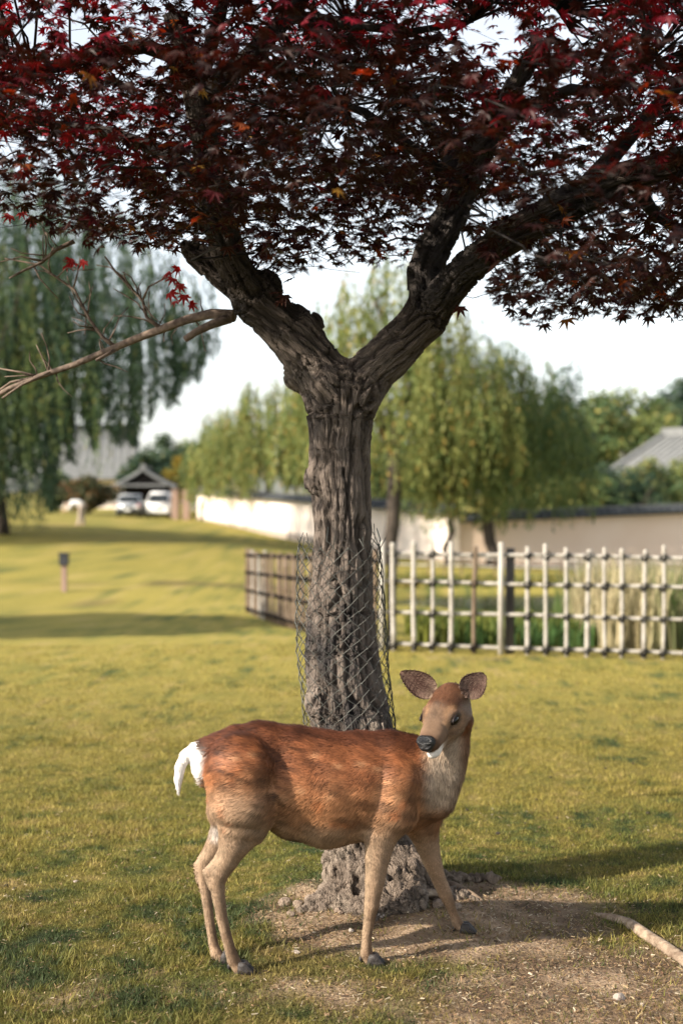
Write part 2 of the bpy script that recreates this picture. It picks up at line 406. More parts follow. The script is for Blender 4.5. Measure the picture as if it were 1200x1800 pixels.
def dirt_mask(x, y):
    """bare worn earth: round the tree, to its right and along the front of the frame"""
    p = np.stack([x, y, np.zeros_like(x)], -1)
    n = fbm(p * 1.7, 3, 31); n2 = fbm(p * 6.5, 3, 41)
    d = 1.15 * np.exp(-(((x - .35) / .75) ** 2 + ((y - 5.15) / .55) ** 2))
    d = np.maximum(d, 1.0 * np.exp(-(((x - .95) / .85) ** 2 + ((y - 4.45) / .62) ** 2)))
    d = np.maximum(d, .46 * np.exp(-(((x + .15) / 1.0) ** 2 + ((y - 4.5) / .35) ** 2)))
    d = np.maximum(d, .5 * np.exp(-((y - 3.75) / .4) ** 2) * sstep(-.5, .4, x))
    d = np.maximum(d, .28 * np.exp(-(((x + .9) / .5) ** 2 + ((y - 4.55) / .15) ** 2)))
    d = np.maximum(d, .55 * np.exp(-((y - 13.2) / .35) ** 2) * (x > .3))
    return sstep(.33, .78, d + .38 * n + .25 * n2)

def lawn_col(x, y):
    p = np.stack([x, y, np.zeros_like(x)], -1)
    n = fbm(p * 1.3, 3, 51); n2 = fbm(p * 6.0, 3, 61); n3 = fbm(p * .22, 2, 71); n4 = fbm(p * 19, 2, 66)
    green = np.array([.105, .125, .030]); yel = np.array([.280, .232, .056]); deep = np.array([.048, .075, .030]); straw = np.array([.35, .265, .11])
    g = sstep(-.45, .5, .32 * n + .5 * n2 + .35 * n4 + .2 * n3 + .28 * sstep(5.2, 9, y) - .02)
    c = mix(np.broadcast_to(green, (len(x), 3)), yel, g)
    c = mix(c, deep, .85 * sstep(.12, .5, -n2 * .65 - n * .25 - .4 * n4 - .16 * sstep(5, 8, y)))
    c = mix(c, straw, .6 * sstep(.2, .6, n2 * .5 + .2 * n + .5 * n4))
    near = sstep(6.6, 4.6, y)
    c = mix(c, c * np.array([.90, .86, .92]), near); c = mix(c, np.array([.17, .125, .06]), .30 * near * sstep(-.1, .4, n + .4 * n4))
    return c
def soil_col(x, y):
    p = np.stack([x, y, np.zeros_like(x)], -1)
    n = fbm(p * 7, 3, 81); n2 = fbm(p * 2.1, 2, 91)
    return mix(np.array([.13, .09, .058]), np.array([.31, .225, .15]), sstep(-.5, .5, n + .5 * n2))
def ground_col(x, y):
    d = dirt_mask(x, y)
    u_ = sstep(14, 7, y)[:, None]; c = mix(lawn_col(x, y) * (.95 - .42 * u_), soil_col(x, y), d)  # near lawn darkened: soil under the blades plus painted shade between them
    # dry banks and cut edges on the far slope
    p = np.stack([x, y, np.zeros_like(x)], -1)
    e = np.exp(-((y - 30.5 - .6 * np.sin(x * .5)) / .35) ** 2) * (np.abs(x + 4.0) < 4.2) * sstep(-.1, .3, vnoise(p * .9, 77))
    e2 = np.exp(-((y - 25.2 - .4 * np.sin(x)) / .3) ** 2) * (x < 0) * sstep(-.2, .3, vnoise(p * .9, 78))
    return mix(c, np.array([.07, .05, .03]), np.clip(.85 * e + .55 * e2, 0, 1))

def spread(a0, a1, step, out_lo, out_hi, grow):
    g = list(np.arange(a0, a1 + step * .5, step)); s = step
    while g[-1] < out_hi: s *= grow; g.append(g[-1] + s)
    s = step; lo = []
    v = a0
    while v > out_lo: s *= grow; v -= s; lo.append(v)
    return np.array(lo[::-1] + g)
gx = spread(-2.2, 2.2, .03, -1500, 1500, 1.09); gy = spread(3.5, 7.5, .03, -300, 2500, 1.055)
GX, GY = np.meshgrid(gx, gy)
GZ = ground_h(GX, GY)
gv = np.stack([GX.ravel(), GY.ravel(), GZ.ravel()], -1)
nx, ny = len(gx), len(gy); ii = np.arange((ny - 1) * (nx - 1)); r_, c_ = ii // (nx - 1), ii % (nx - 1)
gq = np.stack([r_ * nx + c_, r_ * nx + c_ + 1, (r_ + 1) * nx + c_ + 1, (r_ + 1) * nx + c_], -1)
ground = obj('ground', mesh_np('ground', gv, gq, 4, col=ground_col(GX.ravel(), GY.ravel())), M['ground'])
ground['kind'] = 'structure'

# pond water
wv = []; th = np.linspace(0, 2 * np.pi, 60, endpoint=False)
pw = np.stack([5.6 + 5.2 * np.sign(np.cos(th)) * np.abs(np.cos(th)) ** .66, 27.6 + 3.7 * np.sign(np.sin(th)) * np.abs(np.sin(th)) ** .66, np.full(60, -.66)], -1)
me = bpy.data.meshes.new('pond'); me.from_pydata([tuple(v) for v in pw], [], [tuple(range(60))]); me.update()
pond = obj('pond', me, M['water']); pond['kind'] = 'structure'

# ------------------------------------------------------------------ grass blades (one mass nobody could count)
def grass(name, label, n, ylo, yhi, hlo, hhi, wd, power, seed, keep=None):
    g = np.random.default_rng(seed)
    y = ylo + (yhi - ylo) * g.random(n) ** power
    x = (g.random(n) * 2 - 1) * (.245 * y + .35)
    d = dirt_mask(x, y); p = np.stack([x, y, 0 * x], -1)
    tuft = sstep(-.35, .35, fbm(p * 11, 2, 101))
    k = g.random(n) < (1 - .45 * d) * (.45 + .55 * tuft)
    if keep is not None: k &= keep(x, y)
    x, y, d = x[k], y[k], d[k]; n = len(x); p = p[k]
    z = ground_h(x, y) - .002
    c = lawn_col(x, y); dry = (g.random(n) < .18 + .66 * d)
    c = np.where(dry[:, None], mix(np.array([.42, .30, .15]), np.array([.20, .13, .07]), g.random(n)), c)
    c = c * (0.4 + 1.25 * g.random(n))[:, None]
    hgt = (hlo + (hhi - hlo) * g.random(n) ** 1.5) * (.7 + .5 * sstep(-.3, .5, vnoise(p * 4, 55)))
    a = g.random(n) * 2 * np.pi; lean = (.25 + 1.0 * g.random(n)) * np.where(dry, 2.0, 1.0); b = g.random(n) * 2 * np.pi
    base = np.stack([x, y, z], -1); wv = np.stack([np.cos(a), np.sin(a), 0 * a], -1) * (wd * (.6 + .8 * g.random(n)))[:, None]
    up = np.stack([np.cos(b) * lean, np.sin(b) * lean, np.where(dry, .35, 1.0)], -1); up /= np.linalg.norm(up, axis=1, keepdims=True)
    tip = base + up * hgt[:, None]
    V = np.stack([base - wv, base + wv, tip], 1).reshape(-1, 3)
    me = mesh_np(name, V, np.arange(3 * n), 3, smooth=False, col=np.repeat(c, 3, 0))
    o = obj(name, me, M['blade']); o['kind'] = 'stuff'; return tag(o, label, 'grass')
grass('grass', 'short dry lawn grass around the deer and the maple', 430000, 3.6, 9.0, .012, .038, .0021, 1.35, 11)
grass('grass', 'yellowish lawn grass stretching towards the bamboo fence', 130000, 8.6, 15.0, .012, .032, .0034, 1.1, 12)

def litter(n, seed):
    g = np.random.default_rng(seed); y = 3.6 + 3.4 * g.random(n) ** 1.2; x = (g.random(n) * 2 - 1) * (.245 * y + .3); d = dirt_mask(x, y); k = g.random(n) < .12 + .88 * d; x, y = x[k], y[k]; n = len(x)
    z = ground_h(x, y) + g.uniform(.001, .010, n); a = g.random(n) * 6.283; L = g.uniform(.005, .020, n); w = g.uniform(.0007, .0022, n); dv = np.stack([np.cos(a) * L, np.sin(a) * L, g.normal(0, .25, n) * L], -1); sv = np.stack([-np.sin(a) * w, np.cos(a) * w, g.normal(0, .5, n) * w], -1); P = np.stack([x, y, z], -1)
    V = np.stack([P - sv, P + dv - sv * .6, P + dv + sv * .6, P + sv], 1).reshape(-1, 3)
    cs = np.array([[.45, .34, .20], [.30, .19, .11], [.17, .10, .06], [.08, .055, .04], [.52, .44, .32]])[g.integers(0, 5, n)] * (.7 + .5 * g.random(n))[:, None]
    o = obj('straw_litter', mesh_np('straw_litter', V, np.arange(4 * n), 4, smooth=False, col=np.repeat(cs, 4, 0)), M['blade']); o['kind'] = 'stuff'; return tag(o, 'dry straw and leaf litter scattered on bare soil round the deer', 'litter')
litter(60000, 15)
# ================================================================== the maple
YT = 5.42
def T(px, py, dy=0.0): return W(px, py, YT + dy)
SPX = FPX / YT                                    # pixels per metre at the trunk
CH = []                                           # (points, radii in m, start arc, knobbliness)
def chain(pts, start=0.0):
    P = [T(p[0], p[1], p[3] if len(p) > 3 else 0.0) for p in pts]; r = [p[2] * .97 / SPX for p in pts]
    s = [start]
    for i in range(1, len(P)): s.append(s[-1] + float(np.linalg.norm(P[i] - P[i - 1])))
    CH.append((P, r, s)); return s[-1]
s0 = chain([(668, 1640, 92, .06), (662, 1560, 82, .05), (645, 1470, 76, .03), (628, 1360, 75, .0), (612, 1250, 70), (600, 1150, 64), (598, 1080, 58), (602, 1000, 52), (603, 930, 50), (599, 860, 51), (597, 790, 53), (598, 730, 57), (602, 690, 58)])
sl_ = chain([(590, 700, 58), (555, 640, 50), (505, 585, 46, .0), (455, 532, 43, .0)], s0)
sl1 = chain([(455, 532, 40, .03), (415, 500, 31, .05), (372, 466, 27, .07), (345, 447, 22, .08), (330, 436, 14, .08)], sl_)
sl2 = chain([(455, 535, 40), (425, 490, 33, -.06), (402, 445, 29, -.10), (385, 390, 26, -.12), (372, 320, 25, -.14), (360, 245, 24, -.16), (348, 175, 24, -.18), (330, 105, 21, -.18), (310, 30, 19, -.18), (292, -60, 16, -.18)], sl_)
sr_ = chain([(620, 700, 52), (655, 652, 44), (702, 606, 43), (745, 560, 41, -.02)], s0)
sr1 = chain([(745, 562, 38), (750, 520, 32), (746, 480, 29, .03), (765, 430, 30, .05), (790, 380, 30, .06), (815, 330, 28, .08), (840, 268, 24, .1), (880, 195, 19, .12), (930, 110, 15, .14), (975, 20, 12, .15)], sr_)
sr2 = chain([(748, 560, 36), (782, 518, 30, -.08), (822, 470, 29, -.14), (872, 430, 30, -.2), (940, 390, 30, -.26), (1010, 352, 29, -.32), (1100, 312, 26, -.4), (1210, 282, 22, -.5)], sr_)
# burls, stubs and root flare
LUMP = [((556, 838), 16, -.02), ((554, 852), 14, -.02), ((575, 672), 22, -.08), ((522, 664), 20, 0), ((640, 700), 24, -.06), ((545, 575), 24, .0), ((520, 560), 18, .02), ((470, 505), 22, -.02),
        ((600, 668), 24, -.02), ((566, 1235), 28, -.07), ((655, 1290), 34, -.06), ((575, 1400), 30, -.08), ((600, 1525), 36, -.09), ((640, 1560), 44, -.14), ((712, 1535), 40, -.08), ((588, 1580), 32, -.09), ((700, 1585), 38, -.14), ((730, 1568), 30, -.05)]
ROOTS = [[(640, 1560, 40, -.12), (590, 1590, 30, -.17), (556, 1606, 22, -.2), (525, 1630, 12, -.24)],
         [(660, 1560, 44, -.15), (645, 1595, 32, -.22), (615, 1622, 22, -.26), (590, 1650, 10, -.30)],
         [(700, 1570, 40, -.14), (720, 1592, 27, -.22), (690, 1604, 22, -.26), (650, 1618, 18, -.30)],
         [(720, 1560, 40, -.05), (770, 1575, 22, -.06), (815, 1585, 14, -.08), (850, 1598, 8, -.1)],
         [(710, 1560, 34, .0), (770, 1548, 14, .05), (830, 1545, 8, .10), (880, 1548, 4, .13)]]
lo = np.array([-1.45, 4.75, -.12]); hi = np.array([1.45, 5.9, 3.32])
S = SDF(lo, hi, .0068)
for ci, (P, r, s) in enumerate(CH): S.chain(P, [q_ * (1.0 if ci == 0 else .90) for q_ in r], k=.028)
for (c, rr, dy) in LUMP: p = T(c[0], c[1], dy); S.seg(p, p + (0, 0, .01), rr / SPX, rr / SPX * .95, k=.035)
for rt in ROOTS: S.chain([T(a, b, d) for a, b, c, d in rt], [c / SPX for a, b, c, d in rt], k=.03)
# dark hollow at the foot between the roots, and grooves up the trunk
for (a, b, ra, rb) in [((572, 1270, -.14), (566, 1200, -.13), 9, 5), ((598, 1262, -.16), (592, 1170, -.14), 8, 4), ((628, 1570, -.22), (632, 1480, -.2), 9, 5), ((690, 1545, -.2), (676, 1440, -.18), 10, 5)]:
    S.seg(T(a[0], a[1], a[2]), T(b[0], b[1], b[2]), ra / SPX, rb / SPX, k=.02, cut=True)
V, Q = S.nets(); del S
V = relax(V, Q, 1, .4)
# limb coordinates of every vertex: offset from the limb axis plus a squeezed arc length
best = np.full(len(V), 9.); perp = np.zeros_like(V); arc = np.zeros(len(V))
for P, r, s in CH:
    for i in range(len(P) - 1):
        a, b = P[i], P[i + 1]; ab = b - a; t = np.clip((V - a) @ ab / (ab @ ab), 0, 1); d = V - (a + t[:, None] * ab)
        dist = np.linalg.norm(d, axis=1) - (r[i] + t * (r[i + 1] - r[i])); m = dist < best
        best[m] = dist[m]; perp[m] = d[m]; arc[m] = (s[i] + t * (s[i + 1] - s[i]))[m]
N_ = normals(V, Q)
wob = np.stack([fbm(V * 7, 2, 201), fbm(V * 7, 2, 202), 0 * arc], -1) * .018
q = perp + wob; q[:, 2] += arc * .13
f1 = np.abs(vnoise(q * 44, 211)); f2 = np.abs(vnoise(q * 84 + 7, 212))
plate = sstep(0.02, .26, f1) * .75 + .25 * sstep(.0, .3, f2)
low = sstep(.95, .35, V[:, 2])                                   # gnarled foot
foot = sstep(.42, .12, V[:, 2])
lump = fbm(V * 9, 3, 221); lump2 = fbm(V * np.array([20, 20, 12]), 3, 222); crust = np.abs(vnoise(V * 26, 231)) ; crust2 = np.abs(vnoise(V * 52, 232))
rough_up = sstep(.0, .35, fbm(V * 5, 2, 241)) * sstep(1.9, 2.2, V[:, 2])     # scaly dark patches on the limbs
disp = .024 * (plate - .75) * (1 - .6 * foot) + (.010 + .02 * low) * lump * .7 + foot * (.012 * (sstep(0, .3, crust) - .6) + .012 * lump2) + rough_up * .010 * (sstep(0, .25, crust2) - .3)
V2 = V + N_ * disp[:, None]
lich = sstep(.05, .45, fbm(V * 6.5, 3, 251) + .25 * low - .1)
dark = sstep(.10, .5, fbm(V * np.array([8, 8, 3.2]), 3, 261) + .30 * np.exp(-((V[:, 2] - 1.15) / .35) ** 2) - .08)  # dark bark patches, thickest mid-trunk where the canopy's shade is painted in
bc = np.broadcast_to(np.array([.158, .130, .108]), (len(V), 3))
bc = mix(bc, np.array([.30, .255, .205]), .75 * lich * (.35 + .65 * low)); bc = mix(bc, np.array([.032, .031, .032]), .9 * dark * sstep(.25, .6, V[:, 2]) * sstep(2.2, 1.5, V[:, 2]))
bc = mix(bc, np.array([.20, .155, .115]), .5 * foot); bc = bc * (1 - .62 * sstep(1.95, 2.35, V[:, 2]))[:, None]  # foot colour; crown shade painted into the bark of the upper limbs
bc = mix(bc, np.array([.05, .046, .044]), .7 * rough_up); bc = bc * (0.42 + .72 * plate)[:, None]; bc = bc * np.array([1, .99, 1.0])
maple = thing('maple_tree', 'red leaved maple with forked furrowed trunk rising behind the deer', 'tree', (TREE[0], TREE[1], gh(*TREE)))
def child(o):                       # keep world coordinates of parts below an Empty
    o.matrix_parent_inverse = o.parent.matrix_basis.inverted() if o.parent else Matrix(); return o
maple_inv = Matrix.Translation(-Vector((TREE[0], TREE[1], gh(*TREE))))
def under(name, me, mat, parent, inv):
    o = obj(name, me, mat, parent); o.matrix_parent_inverse = inv; return o
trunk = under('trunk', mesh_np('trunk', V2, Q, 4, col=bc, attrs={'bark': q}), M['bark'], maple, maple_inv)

# secondary limbs inside the crown
def wiggle(a, b, n, amp, seed):
    g = np.random.default_rng(seed); a = np.array(a); b = np.array(b); L = np.linalg.norm(b - a)
    P = [a + (b - a) * i / n + (g.normal(0, amp * L, 3) if 0 < i < n else 0) for i in range(n + 1)]; return P
def limb(pts, name='branch', mat='twig', n=8):
    P = [T(p[0], p[1], p[3] if len(p) > 3 else 0) for p in pts]; r = [p[2] / SPX for p in pts]
    mb = MB(); mb.tube(P, r, n); o = mb.build(name, M[mat], maple, smooth=True); o.matrix_parent_inverse = maple_inv; LIMBS.append(P); return o
LIMBS = [c[0] for c in CH[2:]]
limb([(345, 150, 16, -.18), (300, 100, 14, -.2), (255, 85, 13, -.22), (190, 95, 12, -.25), (130, 112, 11, -.3), (60, 132, 10, -.35), (-10, 175, 7, -.4), (-120, 190, 5, -.5)])
limb([(350, 150, 16, -.18), (368, 95, 13, -.2), (388, 30, 11, -.25), (405, -60, 9, -.3)])
limb([(352, 190, 20, -.17), (400, 135, 20, -.2), (440, 104, 18, -.24), (480, 60, 16, -.28), (515, 25, 15, -.3), (560, -50, 12, -.35)])
limb([(505, 35, 11, -.3), (550, 36, 10, -.35), (620, 48, 8, -.4), (720, 60, 6, -.5), (830, 40, 4, -.6)])
limb([(440, 108, 9, -.24), (485, 118, 7, -.3), (520, 140, 5, -.4), (600, 190, 4, -.5)])
limb([(808, 340, 14, .08), (760, 290, 12, .0), (700, 245, 10, -.1), (640, 200, 8, -.2), (560, 170, 5, -.3)])
limb([(860, 225, 14, .1), (930, 190, 12, .0), (1000, 160, 10, -.2), (1045, 165, 8, -.4), (1130, 120, 6, -.6)])
limb([(1010, 350, 18, -.32), (1080, 270, 14, -.3), (1150, 190, 11, -.3), (1240, 110, 8, -.3)])
limb([(372, 325, 16, -.14), (290, 270, 13, .1), (200, 235, 10, .3), (90, 220, 8, .5), (-60, 200, 5, .8)])
limb([(815, 330, 16, .08), (760, 230, 13, .5), (700, 150, 10, .9), (620, 60, 7, 1.2)])
limb([(1100, 312, 16, -.4), (1150, 380, 10, -.2), (1230, 430, 7, 0)])

# bare branch on the left with its twigs
bare = [[(412, 556, 14, .06), (372, 552, 11, .1), (330, 562, 10, .14), (290, 577, 9.5, .18), (240, 596, 9, .22), (190, 617, 8, .26), (130, 642, 7, .3), (70, 662, 6.5, .34), (20, 682, 6, .36), (-50, 720, 5, .4)],
        [(405, 560, 11, .06), (370, 572, 9, .04), (345, 584, 8, .02), (326, 597, 7, .0)],
        [(283, 578, 6, .18), (258, 558, 4, .2), (252, 530, 3.6, .2), (232, 508, 3.2, .22), (205, 480, 2.6, .24), (186, 452, 2, .25)],
        [(252, 528, 3, .2), (262, 505, 2.2, .18), (295, 488, 1.8, .15)],
        [(202, 610, 6, .25), (180, 592, 4.2, .26), (158, 562, 3.8, .28), (132, 510, 3.2, .3), (100, 488, 2.6, .3), (70, 466, 2.2, .3), (10, 455, 1.6, .3)],
        [(130, 510, 2.4, .3), (138, 480, 1.8, .3), (142, 455, 1.4, .3)],
        [(132, 425, 6, .3), (100, 440, 5, .3), (75, 462, 4, .3), (40, 478, 3, .3), (18, 490, 2, .3)],
        [(75, 460, 3, .3), (40, 452, 2, .3), (0, 462, 1.4, .3)],
        [(210, 612, 4.5, .25), (185, 626, 4, .22), (170, 634, 3.4, .2)],
        [(70, 662, 3.5, .34), (40, 655, 2.5, .34), (0, 648, 1.6, .34)], [(60, 664, 4, .34), (20, 672, 3, .36), (-20, 700, 2, .4)], [(90, 654, 3, .3), (40, 676, 3, .3), (5, 700, 2.4, .3)]]
g = np.random.default_rng(5)
for bi, b in enumerate(bare): limb([(q[0], q[1], q[2] * .82, q[3]) for q in b], 'bare_branch' if bi < 2 else 'twig', 'deadwood', 8 if bi < 2 else 5)
for k in range(46):
    b = bare[[0, 0, 2, 4, 4, 2, 6][k % 7]]; i = g.integers(1 if b is not bare[0] else 2, len(b) - 1); p = b[i]; f = g.random(); p2 = b[i - 1]
    x, y, d = p[0] + f * (p2[0] - p[0]), p[1] + f * (p2[1] - p[1]), p[3]
    a = g.normal(-1.9, .7) if g.random() < .8 else g.normal(1.0, .6); L = g.uniform(25, 80); pts = [(x, y, 1.6, d)]
    for j in range(3):
        a += g.normal(0, .35); x += math.cos(a) * L / 3; y += math.sin(a) * L / 3; d += g.normal(0, .02); pts.append((x, y, 1.4 - .3 * j, d))
    limb(pts, 'twig', 'deadwood', 4)

# ------------------------------------------------------------------ crown
bx = np.array([-700, -300, 0, 60, 100, 200, 280, 330, 360, 420, 480, 520, 560, 620, 700, 735, 760, 800, 835, 865, 900, 960, 1050, 1100, 1200, 1500, 1900], float)
by = np.array([250, 320, 372, 400, 425, 442, 452, 425, 425, 470, 515, 500, 470, 478, 470, 440, 400, 385, 420, 530, 568, 582, 556, 566, 575, 520, 400], float)
lobes = [(-118, .46), (-80, .74), (-40, .95), (0, 1.08), (40, .95), (80, .74), (118, .46)]
def leaf_template():
    P = [(0, -.02, .02)]; pts = [(0.06, -.10, 0)]
    for i, (a, L) in enumerate(lobes):
        if i > 0:
            am = (a + lobes[i - 1][0]) / 2; pts.append((.40 * math.sin(R(am)), .40 * math.cos(R(am)), .02))
        pts.append((L * math.sin(R(a)), L * math.cos(R(a)), -.20 * L * L))
    P += pts; n = len(pts)
    F = [(0, i, i + 1) for i in range(1, n)] + [(0, n, 1)]
    return np.array(P) * .5, np.array(F)
LV, LF = leaf_template()
LV[:, 1] += 0.03
g = np.random.default_rng(21)
spr = []
while len(spr) < 880:
    x = g.uniform(-2.75, 3.1); y = g.uniform(3.25, 7.7); z = g.uniform(2.1, 5.2) if len(spr) % 5 > 1 else g.uniform(2.1, 3.6)
    e = ((x - .15) / 2.75) ** 2 + ((y - 5.45) / 2.2) ** 2 + ((z - 2.15) / 2.9) ** 2
    if e > 1 or g.random() > .35 + .65 * e: continue
    pxx = 600 + x / y * FPX; pyy = HZ - (z - CAM_H) / y * FPX
    if pyy > np.interp(pxx, bx, by) - 25: continue
    if x + .5 * (y - 5.4) < -.5 and z < 2.35 + .12 * max(0, -(x + 1.2)): continue
    spr.append((x, y, z))
while len(spr) < 990:                       # extra sprays added towards the sun, unseen above the frame, to shade the crown
    x = g.uniform(-3.0, .5); y = g.uniform(2.5, 5.0); z = g.uniform(3.1, 5.1)
    if ((x + 1.3) / 1.7) ** 2 + ((y - 3.8) / 1.3) ** 2 + ((z - 4.1) / 1.0) ** 2 > 1: continue
    spr.append((x, y, z))
spr = np.array(spr)
per = 58
n = len(spr) * per
sid = np.repeat(np.arange(len(spr)), per)
Rr = g.uniform(.22, .46, len(spr))[sid]; rr = np.sqrt(g.random(n)); ang = g.random(n) * 2 * np.pi
out = np.stack([np.cos(ang), np.sin(ang), 0 * ang], -1)
tilt = g.normal(0, .16, (len(spr), 2))[sid]
pos = spr[sid] + out * (rr * Rr)[:, None]
pos[:, 2] += (out[:, :2] * tilt).sum(1) * rr * Rr - .38 * (rr * Rr) ** 2 + g.normal(0, .035, n)
size = g.uniform(.054, .096, n)
nrm = np.stack([g.normal(0, .48, n), g.normal(-.12, .48, n), np.ones(n)], -1) + out * .3 * rr[:, None]; nrm /= np.linalg.norm(nrm, axis=1, keepdims=True)
tipd = out * .8 + g.normal(0, .6, (n, 3)) + np.array([0, 0, -.45]); tipd -= nrm * (tipd * nrm).sum(1, keepdims=True); tipd /= np.linalg.norm(tipd, axis=1, keepdims=True)
sid_d = np.cross(tipd, nrm)
pxx = 600 + pos[:, 0] / pos[:, 1] * FPX; pyy = HZ - (pos[:, 2] - CAM_H) / pos[:, 1] * FPX
ok = pyy < np.interp(pxx, bx, by) + 14 * vnoise(np.stack([pxx / 22, pyy / 22, 0 * pxx], -1), 3) - 6
# a few open windows of sky
HOLES = [(865, 70, 62), (905, 145, 36), (1010, 30, 60), (1000, 150, 26), (60, 60, 34), (140, 60, 30), (265, 110, 32), (215, 355, 30), (580, 240, 26), (640, 190, 32), (455, 350, 14), (1150, 350, 16), (850, 375, 26), (905, 440, 18), (590, 20, 24), (1180, 60, 26), (20, 250, 20)]
for (hx, hy, hr) in HOLES:
    ok &= (((pxx - hx) / hr) ** 2 + ((pyy - hy) / (hr * .8)) ** 2 > 1) | (g.random(n) < .12)
cn = fbm(pos * 1.6, 2, 301); u = g.random(n)
lc = mix(np.array([.014, .0045, .0045]), np.array([.028, .0095, .006]), u)
lc = mix(lc, np.array([.26, .012, .028]), sstep(.05, .45, cn + .6 * (pos[:, 2] - 3.35)) * (g.random(n) < .6))  # redder with height, as if light came through the upper leaves
hot = sstep(780, 950, pxx) * sstep(330, 220, pyy) + .9 * sstep(120, 30, pyy) + .3 * sstep(250, 100, pxx) * sstep(300, 150, pyy)  # light shining through the leaves, painted as brighter red at top and right
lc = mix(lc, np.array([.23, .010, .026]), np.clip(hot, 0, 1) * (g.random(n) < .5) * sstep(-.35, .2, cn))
lc = np.where((g.random(n) < .018)[:, None], np.array([.16, .04, .010]), lc)
lc = np.where((g.random(n) < .008)[:, None], np.array([.20, .12, .02]), lc)
gr = (g.random(n) < .15) & (pos[:, 1] > 5) & (pxx > 780) & (pxx < 1120) & (pyy > 250) & (pyy < 500)
lc = np.where(gr[:, None], np.array([.016, .020, .007]), lc)
lc *= (.7 + .6 * g.random(n))[:, None]
pos, size, nrm, tipd, sid_d, lc, pxx, pyy, sid = [a[ok] for a in (pos, size, nrm, tipd, sid_d, lc, pxx, pyy, sid)]
# stray red leaves below the left edge, on the stub and at the fork
ex = [(125, 455, .3), (118, 468, .3), (132, 462, .3), (150, 460, .3), (40, 375, .0), (20, 380, .0), (60, 385, 0), (312, 470, .05), (305, 490, .05), (318, 500, .05), (300, 515, .05), (325, 520, .05), (310, 530, .08), (335, 535, .08), (300, 480, .1), (808, 540, -.1), (795, 528, -.1), (840, 405, 0), (852, 398, 0), (500, 520, -.1), (488, 515, -.1), (495, 530, -.1)]
m = len(ex); ep = np.array([T(*e) for e in ex]); en = g.normal(0, .4, (m, 3)) + np.array([0, -.6, .7]); en /= np.linalg.norm(en, axis=1, keepdims=True)
et = g.normal(0, .4, (m, 3)) + np.array([0, 0, -1]); et -= en * (et * en).sum(1, keepdims=True); et /= np.linalg.norm(et, axis=1, keepdims=True)
ec = np.array([[.22, .018, .016] if (e[0] < 160 or 295 < e[0] < 340) else [.05, .02, .012] for e in ex])
pos = np.concatenate([pos, ep]); size = np.concatenate([size, g.uniform(.07, .10, m)]); nrm = np.concatenate([nrm, en]); tipd = np.concatenate([tipd, et]); sid_d = np.concatenate([sid_d, np.cross(et, en)])
lc = np.concatenate([lc, ec]); pxx = np.concatenate([pxx, [e[0] for e in ex]]); pyy = np.concatenate([pyy, [e[1] for e in ex]])
n = len(pos)
vis = (pxx > 0) & (pxx < 1200) & (pyy > 0)
vis &= (lc[:, 1] < .25 * lc[:, 0] + .006) & (lc[:, 1] < .03); order = np.argsort(np.where(vis, -size / pos[:, 1], 1)); single = order[:300]; rest = np.setdiff1d(np.arange(n), single)
k = len(LV)
def leaf_verts(idx):
    return pos[idx][:, None] + size[idx][:, None, None] * (LV[None, :, 0:1] * sid_d[idx][:, None] + LV[None, :, 1:2] * tipd[idx][:, None] + LV[None, :, 2:3] * nrm[idx][:, None])
V = leaf_verts(rest).reshape(-1, 3); F = (LF[None] + (np.arange(len(rest)) * k)[:, None, None]).reshape(-1)
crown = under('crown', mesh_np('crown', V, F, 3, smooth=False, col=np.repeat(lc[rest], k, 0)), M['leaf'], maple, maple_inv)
crown['kind'] = 'stuff'
bins = {}; rank = np.zeros(n, int); rank[single] = np.argsort(np.argsort(lc[single, 0])) * 10 // 300
for i in single:
    key = int(min(9, rank[i]))
    if key not in bins:
        bins[key] = mesh_np('leaf', LV, LF.ravel(), 3, smooth=False, col=np.repeat(lc[i][None], k, 0)); bins[key].materials.append(M['leaf'])
    o = obj('leaf', bins[key], None, crown)
    o.matrix_parent_inverse = maple_inv
    mt = Matrix.Identity(4)
    for c in range(3): mt[c][0], mt[c][1], mt[c][2], mt[c][3] = sid_d[i][c] * size[i], tipd[i][c] * size[i], nrm[i][c] * size[i], pos[i][c]
    # crown itself already undoes the Empty's offset
    o.matrix_parent_inverse = Matrix.Identity(4); o.matrix_basis = mt
# fine twigs from the limbs to the sprays
allp = np.concatenate([np.array(P)[1:] for P in LIMBS[:8 + 10]]); mb = MB(); mb2 = []
VV = []; FF = []
for i, s in enumerate(spr):
    sx_, sy_ = 600 + s[0] / s[1] * FPX, HZ - (s[2] - CAM_H) / s[1] * FPX
    if any(((sx_ - a_) / c_h) ** 2 + ((sy_ - b_) / c_h) ** 2 < 2.2 for a_, b_, c_h in HOLES): continue
    d = np.linalg.norm((allp - s) * np.array([1, 1, 1.6]), axis=1); a = allp[np.argmin(d)]
    if d.min() > 1.6: a = s + (np.array([.1, 5.4, 2.9]) - s) * .35
    P = wiggle(a, s, 5, .05, 900 + i); mb.tube(P, [.005, .0045, .004, .003, .0025, .002], 4, cap=False)
    for j in range(3):
        a2 = g.random() * 6.28; e = s + np.array([math.cos(a2), math.sin(a2), -.15]) * .28; mb.tube(wiggle(s, e, 3, .06, 5000 + i * 3 + j), [.0016, .0014, .0012, .001], 3, cap=False)
tw = mb.build('fine_twig', M['twig'], maple, smooth=True); tw.matrix_parent_inverse = maple_inv; tw['kind'] = 'stuff'

